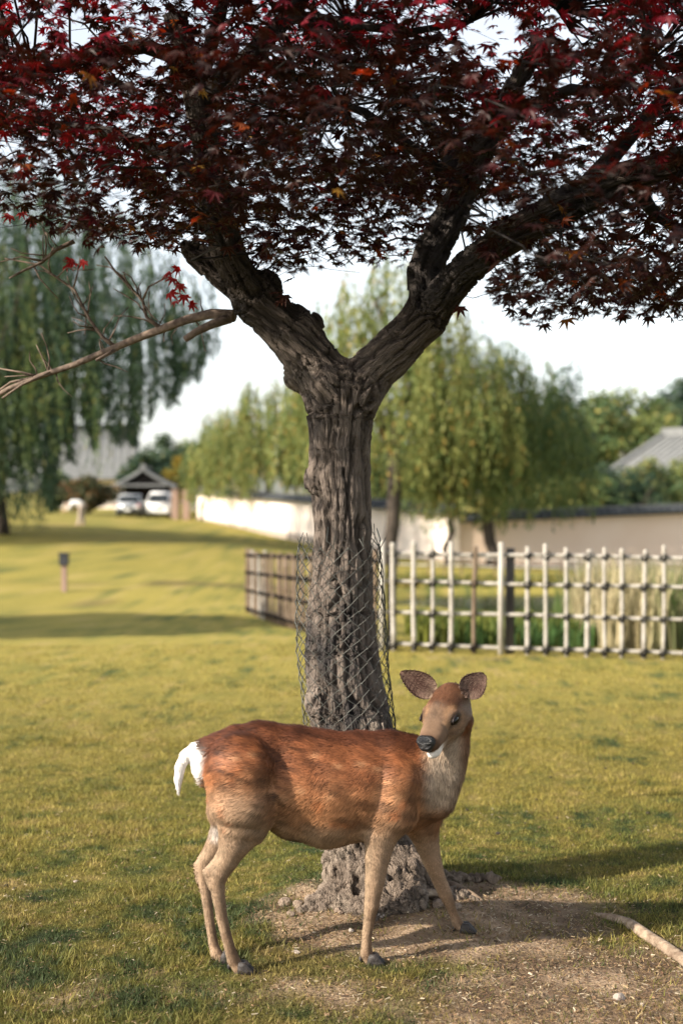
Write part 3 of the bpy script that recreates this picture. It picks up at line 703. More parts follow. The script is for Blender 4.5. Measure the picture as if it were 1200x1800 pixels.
# ------------------------------------------------------------------ chain link guard round the trunk
guard = thing('chain_link_guard', 'rusting chain link wire guard wrapped around the maple trunk', 'wire guard', (0.0, YT, gh(0, YT)))
ginv = Matrix.Translation(-Vector((0.0, YT, gh(0, YT))))
NW = 36; zs = np.arange(.30, 1.405, .0265)
def guard_pt(u, z, g):
    py = HZ + (CAM_H - z) * SPX
    cx = np.interp(py, [930, 1150, 1280, 1450], [598, 604, 614, 628]); rp = np.interp(py, [930, 1000, 1150, 1280, 1450], [71, 74, 79, 81, 92])
    th = 2 * math.pi * u; w = 1 + .05 * math.sin(3 * th + 4 * z) + .03 * math.sin(7 * z + 2 * th)
    c = W(cx, py, YT); return np.array([c[0] + rp / SPX * w * math.cos(th), YT + .01 + rp / SPX * w * math.sin(th) * .98, z]) + g.normal(0, .0022, 3)
for i in range(NW):
    g2 = np.random.default_rng(400 + i); P = []
    z1 = 1.405 - .05 * g2.random(); z0 = .30 + .22 * g2.random()
    for kz, z in enumerate(zs):
        if z < z0 or z > z1: continue
        ph = (kz + i) % 2
        P.append(guard_pt((i + ph * 1.08 - .04) / NW, z, g2) + np.array([0, 0, .0]))
    if g2.random() < .5: P.append(P[-1] + np.array([g2.normal(0, .012), g2.normal(0, .012), .02 + .04 * g2.random()]))
    mb = MB(); mb.tube(P, .00175, 4, cap=False); o = mb.build('wire', M['wire'], guard); o.matrix_parent_inverse = ginv

# ------------------------------------------------------------------ stones, clods, fallen wood
def rock(name, label, px, py, w, h, seed, mat='stone', cat='stone', group=None, sink=.35):
    Y = 5.0
    for _ in range(8): Y = (CAM_H - gh((px - 600) / FPX * Y, Y)) * FPX / (py - HZ)
    x = (px - 600) / FPX * Y; s = w * Y / FPX; g = np.random.default_rng(seed)
    bm = bmesh.new(); bmesh.ops.create_icosphere(bm, subdivisions=2, radius=.5)
    P = np.array([v.co[:] for v in bm.verts])
    cuts = g.normal(0, 1, (9, 3)); cuts /= np.linalg.norm(cuts, axis=1, keepdims=True)
    for c in cuts:
        d = P @ c; lim = .34 + .1 * g.random(); P = P - np.maximum(d - lim, 0)[:, None] * c * .9
    P += .03 * vnoise(P * 6, seed)[:, None] * P
    P *= np.array([s, s * .8, s * h])
    for v, p in zip(bm.verts, P): v.co = p
    me = bpy.data.meshes.new(name); bm.to_mesh(me); bm.free()
    o = obj(name, me, M[mat], loc=(x, Y, gh(x, Y) + s * h * (.5 - sink)), rot=(0, 0, g.random() * 6)); return tag(o, label, cat, group)
rock('stone', 'pale angular stone below the maple roots behind the near foreleg', 666, 1614, 26, .6, 1)
rock('stone', 'square grey stone on bare soil right of the deer', 1090, 1762, 24, .85, 2)
rock('stone', 'tiny round stone beside the square grey stone', 1130, 1772, 11, .7, 3)
rock('stone', 'small grey pebble in the grass behind the deer', 132, 1553, 10, .6, 4)
rock('stone', 'dark pebble in the grass between the hind legs and lawn', 222, 1584, 11, .6, 5, 'dung')
rock('stone', 'small pale stone at the foot of the maple roots', 617, 1640, 14, .6, 6)
rock('stone', 'flat whitish stone lying near the hind hoof shadow', 520, 1678, 18, .35, 7)
g = np.random.default_rng(77)
for i in range(18):
    a = g.uniform(3.4, 6.2); rr_ = g.uniform(.24, .46)
    x = TREE[0] - .03 + rr_ * math.cos(a); y = TREE[1] - .12 + rr_ * .8 * math.sin(a); s = g.uniform(.02, .06)
    py = HZ + (CAM_H - gh(x, y)) * FPX / y; px = 600 + x / y * FPX
    rock('soil_clod', 'crumbly brown clod of soil against the maple roots', px, py, s * FPX / y, .75, 500 + i, 'soilstone', 'clod', 'clods around the maple roots', .25)
for i in range(26):
    x = g.uniform(.2, 1.9); y = g.uniform(6.2, 8.5)
    if i > 16: x, y = g.uniform(-1.4, 1.2), g.uniform(5.2, 10)
    py = HZ + (CAM_H - gh(x, y)) * FPX / y; px = 600 + x / y * FPX
    rock('dropping', 'small dark dropping scattered on the lawn behind the deer', px, py, g.uniform(.012, .026) * FPX / y, .6, 700 + i, 'dung', 'dropping', 'dark droppings on the lawn', .2)
# weathered log half sunk at the right
def gp(px, py, up=0.0):
    Y = 5.0
    for _ in range(10): Y = (CAM_H - up - gh((px - 600) / FPX * Y, Y)) * FPX / (py - HZ)
    return np.array([(px - 600) / FPX * Y, Y, gh((px - 600) / FPX * Y, Y) + up])
def woody(name, pts, rad, mat, parent=None, seed=0, sides=14, res=.012, amp=.18):
    P = [np.array(p) for p in pts]; d = [0]
    for i in range(1, len(P)): d.append(d[-1] + np.linalg.norm(P[i] - P[i - 1]))
    t = np.linspace(0, d[-1], max(6, int(d[-1] / res))); P = np.stack([np.interp(t, d, [p[c] for p in P]) for c in range(3)], -1); r = np.interp(t, d, rad)
    for _ in range(6): P[1:-1] = .5 * P[1:-1] + .25 * (P[:-2] + P[2:])
    mb = MB(); mb.tube(P, list(r), sides)
    V = np.array(mb.v); ax = np.repeat(P, sides, 0); dv = V - ax; th = np.tile(np.arange(sides), len(P)) / sides * 6.283; tt = np.repeat(t, sides)
    nz = vnoise(np.stack([np.cos(th) * 2.2, np.sin(th) * 2.2, tt * 7], -1), seed) * amp + vnoise(np.stack([np.cos(th) * 5, np.sin(th) * 5, tt * 9], -1), seed + 1) * amp * .7
    mb.v = [tuple(v) for v in ax + dv * (1 + nz)[:, None]]
    return mb.build(name, mat, parent, smooth=True)
M['log'] = pmat('weathered_log', lin(142, 118, 98, 2.0), lin(216, 194, 168, 2.0), 28, 0.9, 0.6, 60, stretch=(.6, 1, 1))
lg = woody('surface_root', [gp(1040, 1612, -.012), gp(1075, 1617, .004), gp(1110, 1628, .010), gp(1140, 1650, .014), gp(1175, 1672, .012), gp(1215, 1700, .008), gp(1290, 1745, .0)], [.010, .018, .020, .021, .022, .022, .018], M['log'], seed=3)
tag(lg, 'bleached surface root snaking across bare soil right of the deer', 'root')
lg = woody('surface_root', [gp(690, 1600, .02), gp(715, 1582, .03), gp(750, 1572, .035), gp(772, 1574, .022), gp(782, 1590, .0)], [.018, .017, .016, .014, .008], M['log'], seed=8)
tag(lg, 'pale bare root loop at the foot of the maple behind the forelegs', 'root')
lg = woody('surface_root', [gp(782, 1560, .01), gp(800, 1562, .02), gp(825, 1572, .014), gp(850, 1588, -.005)], [.022, .02, .014, .008], M['log'], seed=9)
tag(lg, 'short pale root running from the maple base past the far foreleg', 'root')

# ================================================================== the deer
DPX = 532.0
def Dp(px, py, Y): return W(px, py, Y)
def pr(r): return r / DPX
dl = np.array([-.17, .985, 0.0]); up = np.array([0, 0, 1.0])      # lateral axis of the trunk of the body
DEER_H = .0046
S = SDF((-.62, 4.42, -.02), (.52, 5.10, 1.06), DEER_H)
tor = [(366, 1342, 40, .058, 4.655), (385, 1342, 50, .080, 4.66), (415, 1343, 62, .105, 4.67), (460, 1354, 80, .122, 4.685), (520, 1378, 96, .138, 4.70), (575, 1390, 99, .146, 4.715), (630, 1386, 93, .134, 4.735), (685, 1378, 87, .112, 4.755), (730, 1382, 76, .092, 4.77), (757, 1396, 44, .064, 4.78)]
S.chain([Dp(a[0], a[1], a[4]) for a in tor], [(a[3], pr(a[2])) for a in tor], k=.02, lat=dl, up=up, kin=.012)
# withers and croup ridge
S.chain([Dp(425, 1305, 4.675), Dp(455, 1300, 4.68), Dp(520, 1310, 4.70), Dp(600, 1318, 4.72), Dp(690, 1316, 4.755), Dp(725, 1318, 4.765)], [pr(24), pr(27), pr(27), pr(24), pr(26), pr(24)], k=.03)
# neck
S.chain([Dp(725, 1378, 4.77), Dp(752, 1362, 4.78), Dp(774, 1330, 4.785), Dp(788, 1292, 4.78), Dp(795, 1262, 4.77)], [pr(62), pr(51), pr(41), pr(37), pr(36)], k=.03)
S.chain([Dp(770, 1410, 4.76), Dp(790, 1365, 4.76), Dp(800, 1320, 4.765)], [pr(30), pr(25), pr(22)], k=.03)
# legs
legs = {
 'nf': [(700, 1375, 46, 4.70), (690, 1425, 45, 4.685), (670, 1468, 35, 4.675), (663, 1510, 27, 4.67), (659, 1550, 21.5, 4.668), (655, 1578, 17.5, 4.668), (653, 1594, 16.5, 4.666), (650, 1612, 13.5, 4.666), (646, 1640, 11, 4.666), (644, 1664, 11, 4.667), (644, 1679, 13.5, 4.667), (649, 1691, 12, 4.664), (656, 1699, 12, 4.660)],
 'ff': [(728, 1390, 44, 4.84), (738, 1435, 40, 4.855), (748, 1475, 28, 4.87), (758, 1510, 22, 4.88), (770, 1545, 16.5, 4.90), (781, 1570, 15.5, 4.915), (788, 1585, 13, 4.925), (796, 1606, 10.5, 4.94), (803, 1623, 12.5, 4.95), (811, 1634, 11, 4.952), (818, 1639, 10, 4.95)],
 'nh': [(425, 1355, 64, 4.61), (428, 1405, 58, 4.595), (424, 1445, 46, 4.588), (414, 1480, 34, 4.585), (400, 1512, 25, 4.585), (386, 1536, 20.5, 4.588), (381, 1553, 17, 4.588), (383, 1575, 14, 4.585), (388, 1612, 12, 4.58), (396, 1645, 11, 4.576), (404, 1674, 11.5, 4.574), (409, 1690, 13, 4.573), (417, 1704, 12.5, 4.572), (425, 1714, 12.5, 4.572)],
 'fh': [(425, 1360, 60, 4.745), (412, 1420, 48, 4.76), (396, 1462, 31, 4.765), (380, 1490, 23, 4.768), (365, 1512, 18.5, 4.77), (357, 1530, 15.5, 4.77), (358, 1550, 13.5, 4.765), (363, 1585, 11.5, 4.75), (368, 1625, 10.5, 4.735), (374, 1660, 10.5, 4.72), (379, 1679, 12.5, 4.71), (388, 1690, 11, 4.70), (396, 1696, 10.5, 4.695)]}
for nm, L in legs.items():
    S.chain([Dp(a, b, y) for a, b, r, y in L], [pr(r) * (.80 if b > 1500 else .86 if b > 1440 else 1) for a, b, r, y in L], k=.012)
# points of the hocks with the tendon up to the thigh, elbow, knee folds
S.chain([Dp(404, 1490, 4.59), Dp(378, 1520, 4.588), Dp(366, 1535, 4.588), Dp(372, 1556, 4.588)], [pr(9), pr(8), pr(9), pr(8)], k=.014)
S.chain([Dp(382, 1470, 4.768), Dp(358, 1508, 4.77), Dp(350, 1521, 4.77), Dp(353, 1545, 4.77)], [pr(8), pr(7), pr(8), pr(7)], k=.014)
S.seg(Dp(648, 1462, 4.675), Dp(660, 1440, 4.68), pr(14), pr(24), k=.03)
# flank fold in front of the thigh
S.chain([Dp(480, 1400, 4.60), Dp(462, 1440, 4.59), Dp(448, 1470, 4.588)], [pr(20), pr(18), pr(14)], k=.035)
# tail
S.chain([Dp(362, 1318, 4.655), Dp(345, 1318, 4.655), Dp(328, 1328, 4.655), Dp(317, 1347, 4.655), Dp(313, 1370, 4.655), Dp(313, 1390, 4.655)], [pr(17), pr(13), pr(11), pr(9.5), pr(8), pr(4)], k=.01)
# head
HC = Dp(788, 1249, 4.745); HS = 1.10
hf = np.array([-.46, -.75, -.475]); hf /= np.linalg.norm(hf)
hr = np.cross(hf, up); hr /= np.linalg.norm(hr)
if hr[0] < 0: hr = -hr
hroll = .04                                                        # slight tilt of the head
hu = np.cross(hr, hf); hu = hu if hu[2] > 0 else -hu
hr, hu = hr * math.cos(hroll) + hu * math.sin(hroll), hu * math.cos(hroll) - hr * math.sin(hroll)
def H(f, r, u): return HC + HS * (f * hf + r * hr + u * hu)
def hseg(a, b, ra, rb, k=.012, **kw):
    S.seg(H(*a), H(*b), tuple(HS * np.array(ra)), tuple(HS * np.array(rb)), k=k, lat=hr, up=hu, **kw)
hseg((-.03, 0, .010), (.025, 0, .010), (.056, .058), (.058, .054), k=.02)
hseg((.025, 0, .008), (.07, 0, .002), (.056, .048), (.042, .041))
hseg((.07, 0, .002), (.115, 0, -.006), (.043, .041), (.037, .035))
hseg((.115, 0, -.006), (.143, 0, -.010), (.037, .034), (.034, .030))
hseg((.143, 0, -.010), (.150, 0, -.010), (.034, .030), (.031, .025), k=.008)
for sg in (-1, 1):
    S.seg(H(.048, sg * .044, .022), H(.075, sg * .034, .016), HS * .016, HS * .012, k=.014)          # brow and eye ring
    S.seg(H(.005, sg * .034, -.028), H(.055, sg * .024, -.032), HS * .034, HS * .024, k=.02)           # cheek
    S.seg(H(-.035, sg * .03, .025), H(-.032, sg * .042, .030), HS * .022, HS * .012, k=.02)              # ear root
    S.seg(H(.058, sg * .0565, .004), H(.062, sg * .0565, .004), HS * .008, HS * .008, k=.006, cut=True)  # eye socket
S.seg(H(.01, 0, -.045), H(.09, 0, -.040), HS * .030, HS * .021, k=.018)
S.seg(H(.09, 0, -.044), H(.136, 0, -.052), HS * .021, HS * .0185, k=.010)
S.seg(H(.136, 0, -.052), H(.150, 0, -.050), HS * .0185, HS * .0155, k=.006)
S.seg(H(.165, .0, -.033), H(.115, .026, -.030), HS * .005, HS * .003, k=.004, cut=True)              # mouth slit
S.seg(H(.165, .0, -.034), H(.125, -.026, -.031), HS * .005, HS * .003, k=.004, cut=True)
V, Q = S.nets(); del S
V = relax(V, Q, 2, .45)
# keep the largest piece only
par = np.arange(len(V))
e = np.concatenate([Q[:, [0, 1]], Q[:, [1, 2]], Q[:, [2, 3]], Q[:, [3, 0]]])
lab = np.arange(len(V))
for _ in range(400):
    nl = lab.copy(); np.minimum.at(nl, e[:, 0], lab[e[:, 1]]); np.minimum.at(nl, e[:, 1], lab[e[:, 0]]); nl = nl[nl]
    if (nl == lab).all(): break
    lab = nl
big = np.bincount(lab).argmax(); keep = lab == big
remap = np.cumsum(keep) - 1; Q = remap[Q[keep[Q].all(1)]]; V = V[keep]
N_ = normals(V, Q)
px = 600 + V[:, 0] / V[:, 1] * FPX; py = HZ - (V[:, 2] - CAM_H) / V[:, 1] * FPX
hloc = (V - HC) / HS; lf, lr, lu = hloc @ hf, hloc @ hr, hloc @ hu
_ha, _hb = H(-.045, 0, .01), H(.17, 0, -.018); _t = np.clip((V - _ha) @ (_hb - _ha) / ((_hb - _ha) @ (_hb - _ha)), 0, 1); hd_ = np.linalg.norm(V - (_ha + _t[:, None] * (_hb - _ha)), axis=1)
is_head = (hd_ < .075 * HS - .008 * _t) & (py < 1345) & (px > 725) & (lf > -.075 - .5 * np.maximum(-lu - .03, 0)) & (np.hypot(lr, lu + .01) < .1) & (lf < .2) & (lu > -.075)
K = 2.1
c_dark = lin(106, 62, 42, K); c_red = lin(168, 104, 66, K); c_mid = lin(192, 136, 94, K); c_tan = lin(198, 160, 126, K); c_leg = lin(196, 164, 134, K)
c_belly = lin(205, 178, 150, K); c_white = np.array([.74, .70, .66]); c_neck = lin(228, 202, 174, K); c_face = lin(160, 130, 106, K); c_grey = lin(128, 104, 84, K)
topy = np.interp(px, [340, 385, 450, 520, 600, 680, 735, 790, 830], [1318, 1290, 1273, 1281, 1291, 1290, 1290, 1240, 1240])
boty = np.interp(px, [340, 385, 455, 500, 560, 640, 700, 775, 830], [1420, 1460, 1462, 1480, 1491, 1480, 1468, 1440, 1400])
t = (py - topy) / np.maximum(boty - topy, 1)
nz = fbm(V * 22, 3, 401); nz2 = fbm(V * 60, 2, 402); t2 = t + .10 * nz
def body_col():
    c = mix(np.broadcast_to(c_dark, (len(V), 3)), c_red, sstep(.03, .26, t2)); c = mix(c, c_mid, sstep(.28, .72, t2 + .05 * nz2)); c = mix(c, c_tan, sstep(.72, .98, t2))
    # haunch fades to grey tan earlier, shoulder stays warmer
    c = mix(c, c_leg, .8 * sstep(.42, .85, t2) * sstep(500, 440, px)); c = mix(c, mix(c_tan, c_mid, .5), .5 * sstep(.5, .8, t2) * sstep(620, 680, px))
    # pale spots and blotches of the coat
    c = mix(c, lin(205, 120, 70, K), .5 * sstep(.35, .6, fbm(V * np.array([16, 9, 16]), 2, 411)) * sstep(.2, .5, t))
    c = mix(c, c_dark, .55 * sstep(.25, .55, fbm(V * np.array([13, 9, 20]), 2, 421)) * sstep(.85, .5, t))
    # light dots on the flank
    for (sx, sy) in [(505, 1403), (640, 1345), (560, 1330), (600, 1350), (690, 1375), (450, 1330), (420, 1335), (668, 1352), (535, 1390), (585, 1398), (705, 1400)]:
        c = mix(c, lin(222, 170, 126, K), .55 * np.exp(-(((px - sx) / 9) ** 2 + ((py - sy) / 5) ** 2)))
    # chest and neck
    nk = sstep(720, 760, px) * sstep(1300, 1330, py + 0 * px)
    c = mix(c, c_mid, .6 * sstep(700, 740, px) * sstep(1320, 1400, py))
    fr = sstep(738, 762, px) * sstep(1440, 1400, py) * sstep(.2, -.35, N_[:, 0] * .0 + N_[:, 1]) * sstep(828, 800, px)
    c = mix(c, c_neck, fr * (py > 1285))
    c = mix(c, c_grey, .5 * sstep(800, 824, px + .25 * (py - 1330)) * (py < 1440))  # shaded right side of the neck, painted into the coat
    c = mix(c, c_belly, sstep(.92, 1.05, t) * sstep(440, 490, px) * sstep(700, 640, px) * .6)
    # legs
    lg = sstep(1440, 1490, py + 12 * nz); c = mix(c, c_leg, lg)
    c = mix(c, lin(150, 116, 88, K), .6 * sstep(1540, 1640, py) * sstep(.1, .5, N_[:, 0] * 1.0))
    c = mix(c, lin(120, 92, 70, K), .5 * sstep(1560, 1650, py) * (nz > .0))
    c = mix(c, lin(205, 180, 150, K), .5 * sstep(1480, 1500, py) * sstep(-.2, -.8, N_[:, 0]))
    # white tail and rump patch
    tl = (px < 350) & (py < 1405); c = np.where(tl[:, None], c_white, c)
    rp = sstep(364, 354, px + .12 * (py - 1345)) * sstep(1312, 1322, py) * sstep(1430, 1370, py); c = mix(c, c_white, rp)
    c = mix(c, np.array([.035, .018, .012]), .85 * np.exp(-(((px - 360) / 9) ** 2 + ((py - 1311) / 10) ** 2)))
    c = mix(c, c_white * .8, .5 * sstep(360, 380, px) * sstep(410, 385, px) * sstep(1440, 1455, py) * sstep(1490, 1470, py) * (V[:, 1] > 4.64))
    return c
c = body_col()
hc = np.broadcast_to(c_face, (len(V), 3))
hc = mix(hc, lin(124, 80, 56, K), .85 * sstep(.005, .04, lu) * sstep(.075, .035, lf))                       # reddish crown
hc = mix(hc, c_grey * .85, .7 * np.exp(-((lr / .018) ** 2)) * sstep(.04, .07, lf) * sstep(.165, .12, lf) * sstep(.0, .02, lu))
for sg in (-1, 1):
    dd = np.linalg.norm(hloc - np.array([H(.058, sg * .05, .010)]).reshape(3) * 0 - ((H(.058, sg * .05, .010) - HC) / HS), axis=1)
    hc = mix(hc, lin(196, 152, 112, K), .55 * np.exp(-((dd - .034) / .008) ** 2)); hc = mix(hc, np.array([.03, .02, .014]), .9 * sstep(.026, .017, dd))
    d2 = np.linalg.norm(hloc - ((H(.085, sg * .043, -.004) - HC) / HS), axis=1); hc = mix(hc, np.array([.05, .03, .02]), .6 * sstep(.012, .004, d2))
hc = mix(hc, lin(206, 176, 144, K), .7 * sstep(-.03, -.05, lu) * sstep(.0, .06, lf)); hc = mix(hc, np.array([.68, .63, .57]), .95 * sstep(-.036, -.042, lu) * sstep(.10, .125, lf))
hc = mix(hc, lin(90, 66, 52, K), .7 * sstep(.135, .155, lf) * sstep(-.034, -.026, lu))
hc = mix(hc, c_grey, .5 * sstep(.03, .055, lr) * sstep(.03, -.02, lf))  # shaded right side of the head, painted in like the neck's
c = np.where(is_head[:, None], hc, c)
c = c * (1 + .16 * nz2)[:, None]
deer = thing('deer', 'reddish brown doe standing side on with its head turned to the camera', 'deer', (0.05, 4.70, gh(0.05, 4.70)))
DZ = 0.004
dinv = Matrix.Translation(-Vector((0.05, 4.70, gh(0.05, 4.70))))
def dpart(name, me, mat, parent=None):
    o = obj(name, me, mat, parent or deer); o.matrix_parent_inverse = dinv if parent is None else Matrix(); return o
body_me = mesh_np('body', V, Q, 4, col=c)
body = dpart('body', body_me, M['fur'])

# ---- coat: short hairs growing along the lie of the fur
def make_coat(V, Q, N_, c, n, seed):
    g = np.random.default_rng(seed)
    a = .5 * np.linalg.norm(np.cross(V[Q[:, 2]] - V[Q[:, 0]], V[Q[:, 3]] - V[Q[:, 1]]), axis=1)
    a = a * np.where(is_head[Q[:, 0]], 3.0, 1.0); pick = g.choice(len(Q), n, p=a / a.sum()); uv = g.random((n, 2)); q = Q[pick]
    w = np.stack([(1 - uv[:, 0]) * (1 - uv[:, 1]), uv[:, 0] * (1 - uv[:, 1]), uv[:, 0] * uv[:, 1], (1 - uv[:, 0]) * uv[:, 1]], 1)
    P = (V[q] * w[:, :, None]).sum(1); N = (N_[q] * w[:, :, None]).sum(1); N /= np.linalg.norm(N, axis=1, keepdims=True); C = (c[q] * w[:, :, None]).sum(1)
    x = 600 + P[:, 0] / P[:, 1] * FPX; y = HZ - (P[:, 2] - CAM_H) / P[:, 1] * FPX; hd = is_head[q[:, 0]]
    hl = (P - HC) / HS; f = hl @ hf
    flow = np.stack([-np.ones(n), .1 + 0 * x, -.35 - .8 * sstep(1380, 1470, y)], -1)
    leg = sstep(1440, 1490, y); flow = mix(flow, np.array([.05, 0, -1.0]), leg)
    neck = sstep(735, 765, x) * (y < 1420); flow = mix(flow, np.array([-.15, -.1, -1.0]), neck * (1 - leg))
    tail = (x < 352); flow = np.where(tail[:, None], np.stack([-1.0 * sstep(318, 335, x), 0 * x, -1.0 * sstep(345, 318, x) - .25], -1), flow)
    flow = np.where(hd[:, None], -hf[None] + N * .0, flow)
    sw = np.stack([vnoise(P * 14, 431), vnoise(P * 14, 432), vnoise(P * 14, 433)], -1) * .55
    sw = sw * np.where(tail, .15, 1.0)[:, None]; flow = flow / np.linalg.norm(flow, axis=1, keepdims=True) + sw + g.normal(0, .16, (n, 3))
    flow -= N * (flow * N).sum(1, keepdims=True); flow /= np.linalg.norm(flow, axis=1, keepdims=True) + 1e-9
    L = np.where(hd, .011, .024); L = L * (1 - .62 * leg); L = np.where(tail, .018, L); sw_t = tail; L = np.where((x > 735) & (y < 1430) & ~hd, .02, L)
    bl = sstep(1455, 1480, y) * sstep(455, 475, x) * sstep(640, 600, x); L = L + .012 * bl
    L = np.where(hd & (f > .11), .003, L); L = L * (.6 + .7 * g.random(n))
    # keep eyes, nose and lips clear
    ok = np.ones(n, bool)
    for sg in (-1, 1): ok &= np.linalg.norm(P - H(.058, sg * .05, .010), axis=1) > .017 * HS
    ok &= ~(hd & (f > .142)); ok &= ~(y > 1700)
    P, N, C, flow, L, hd = P[ok], N[ok], C[ok], flow[ok], L[ok], hd[ok]; n = len(P)
    lift = np.where(hd, .14, .28) + .16 * g.random(n); lift = np.where(P[:, 0] / P[:, 1] * FPX + 600 < 352, .06, lift)
    side = np.cross(flow, N); wd = np.where(hd, .0008, .0012) * (.7 + .6 * g.random(n))
    base = P - N * .0012; mid = base + (flow + N * lift[:, None]) * (L * .55)[:, None]; tip = base + (flow + N * lift[:, None] * .75) * L[:, None]
    V3 = np.stack([base - side * wd[:, None], base + side * wd[:, None], mid + side * wd[:, None] * .8, mid - side * wd[:, None] * .8, tip], 1)
    k = np.arange(n)[:, None] * 5
    F = np.concatenate([k + np.array([[0, 1, 2]]), k + np.array([[0, 2, 3]]), k + np.array([[3, 2, 4]])], 1).reshape(-1)
    st = np.stack([(P * flow).sum(1) * 0 + P[:, 0] * 16 - P[:, 2] * 8, P[:, 1] * 30, P[:, 2] * 60 + P[:, 0] * 22], -1); cl = fbm(st, 2, 441)
    br = ((.70 + .6 * g.random(n)) * np.where(hd, 1 + .4 * cl, 1 + 1.0 * cl * (1 - .6 * leg[ok]) * .8 * (1 - .6 * neck[ok])))[:, None]
    C = C * br; CC = np.repeat(C[:, None], 5, 1); CC[:, 4] *= 1.18
    me = mesh_np('coat', V3.reshape(-1, 3), F, 3, smooth=True, col=CC.reshape(-1, 3))
    NN = np.repeat((N + flow * .10)[:, None], 5, 1).reshape(-1, 3); NN /= np.linalg.norm(NN, axis=1, keepdims=True)
    me.normals_split_custom_set_from_vertices(NN.astype(np.float32))
    return me
coat = dpart('coat', make_coat(V, Q, N_, c, 155000, 9), M['hair']); coat['kind'] = 'stuff'

# ---- eyes, nose, ears, hooves, mouth
def ellipsoid(radii, R3, c, seg=20, ring=12):
    V = []; F = []
    for i in range(ring + 1):
        a = math.pi * i / ring
        for j in range(seg):
            b = 2 * math.pi * j / seg; v = np.array([math.sin(a) * math.cos(b) * radii[0], math.sin(a) * math.sin(b) * radii[1], math.cos(a) * radii[2]])
            V.append(c + R3 @ v)
    for i in range(ring):
        for j in range(seg): F.append((i * seg + j, i * seg + (j + 1) % seg, (i + 1) * seg + (j + 1) % seg, (i + 1) * seg + j))
    return V, F
R3 = np.stack([hf, hr, hu], 1)
for sg in (-1, 1):
    mb = MB(); mb.add(*ellipsoid(HS * np.array([.0225, .0130, .0138]), R3, H(.057, sg * .0475, .009))); dpart('eye', mb.mesh('eye', True), M['eye'])
    # upper lid
    mb = MB(); pts = [H(.057 + .0225 * math.cos(a), sg * (.0555 + .001 * math.sin(a)), .011 + .0125 * math.sin(a)) for a in np.linspace(.1, math.pi - .1, 9)]
    mb.tube(pts, [HS * .002] + [HS * .0034] * 7 + [HS * .002], 6); dpart('eyelid', mb.mesh('eyelid', True), M['mouth'])
Sn = SDF(H(.16, 0, -.01) - .05, H(.16, 0, -.01) + .05, .0022)
def ns(a, b, ra, rb, k=.006, **kw): Sn.seg(H(*a), H(*b), HS * ra, HS * rb, k=k, **kw)
ns((.162, -.0115, .003), (.162, .0115, .003), .0185, .0185); ns((.168, -.006, -.009), (.168, .006, -.009), .0160, .0160); ns((.166, 0, -.018), (.166, 0, -.026), .010, .007)
for sg in (-1, 1): ns((.188, sg * .009, -.002), (.176, sg * .028, .002), .0052, .003, k=.004, cut=True)
nv, nq = Sn.nets(); nv = relax(nv, nq, 2, .5)
dpart('nose', mesh_np('nose', nv, nq, 4), M['nose'])
mb = MB(); mb.tube([H(.13, .024, -.031), H(.150, .014, -.033), H(.160, 0, -.034), H(.150, -.014, -.033), H(.13, -.024, -.031)], [HS * .003, HS * .004, HS * .0045, HS * .004, HS * .003], 8); dpart('mouth', mb.mesh('mouth', True), M['mouth'])

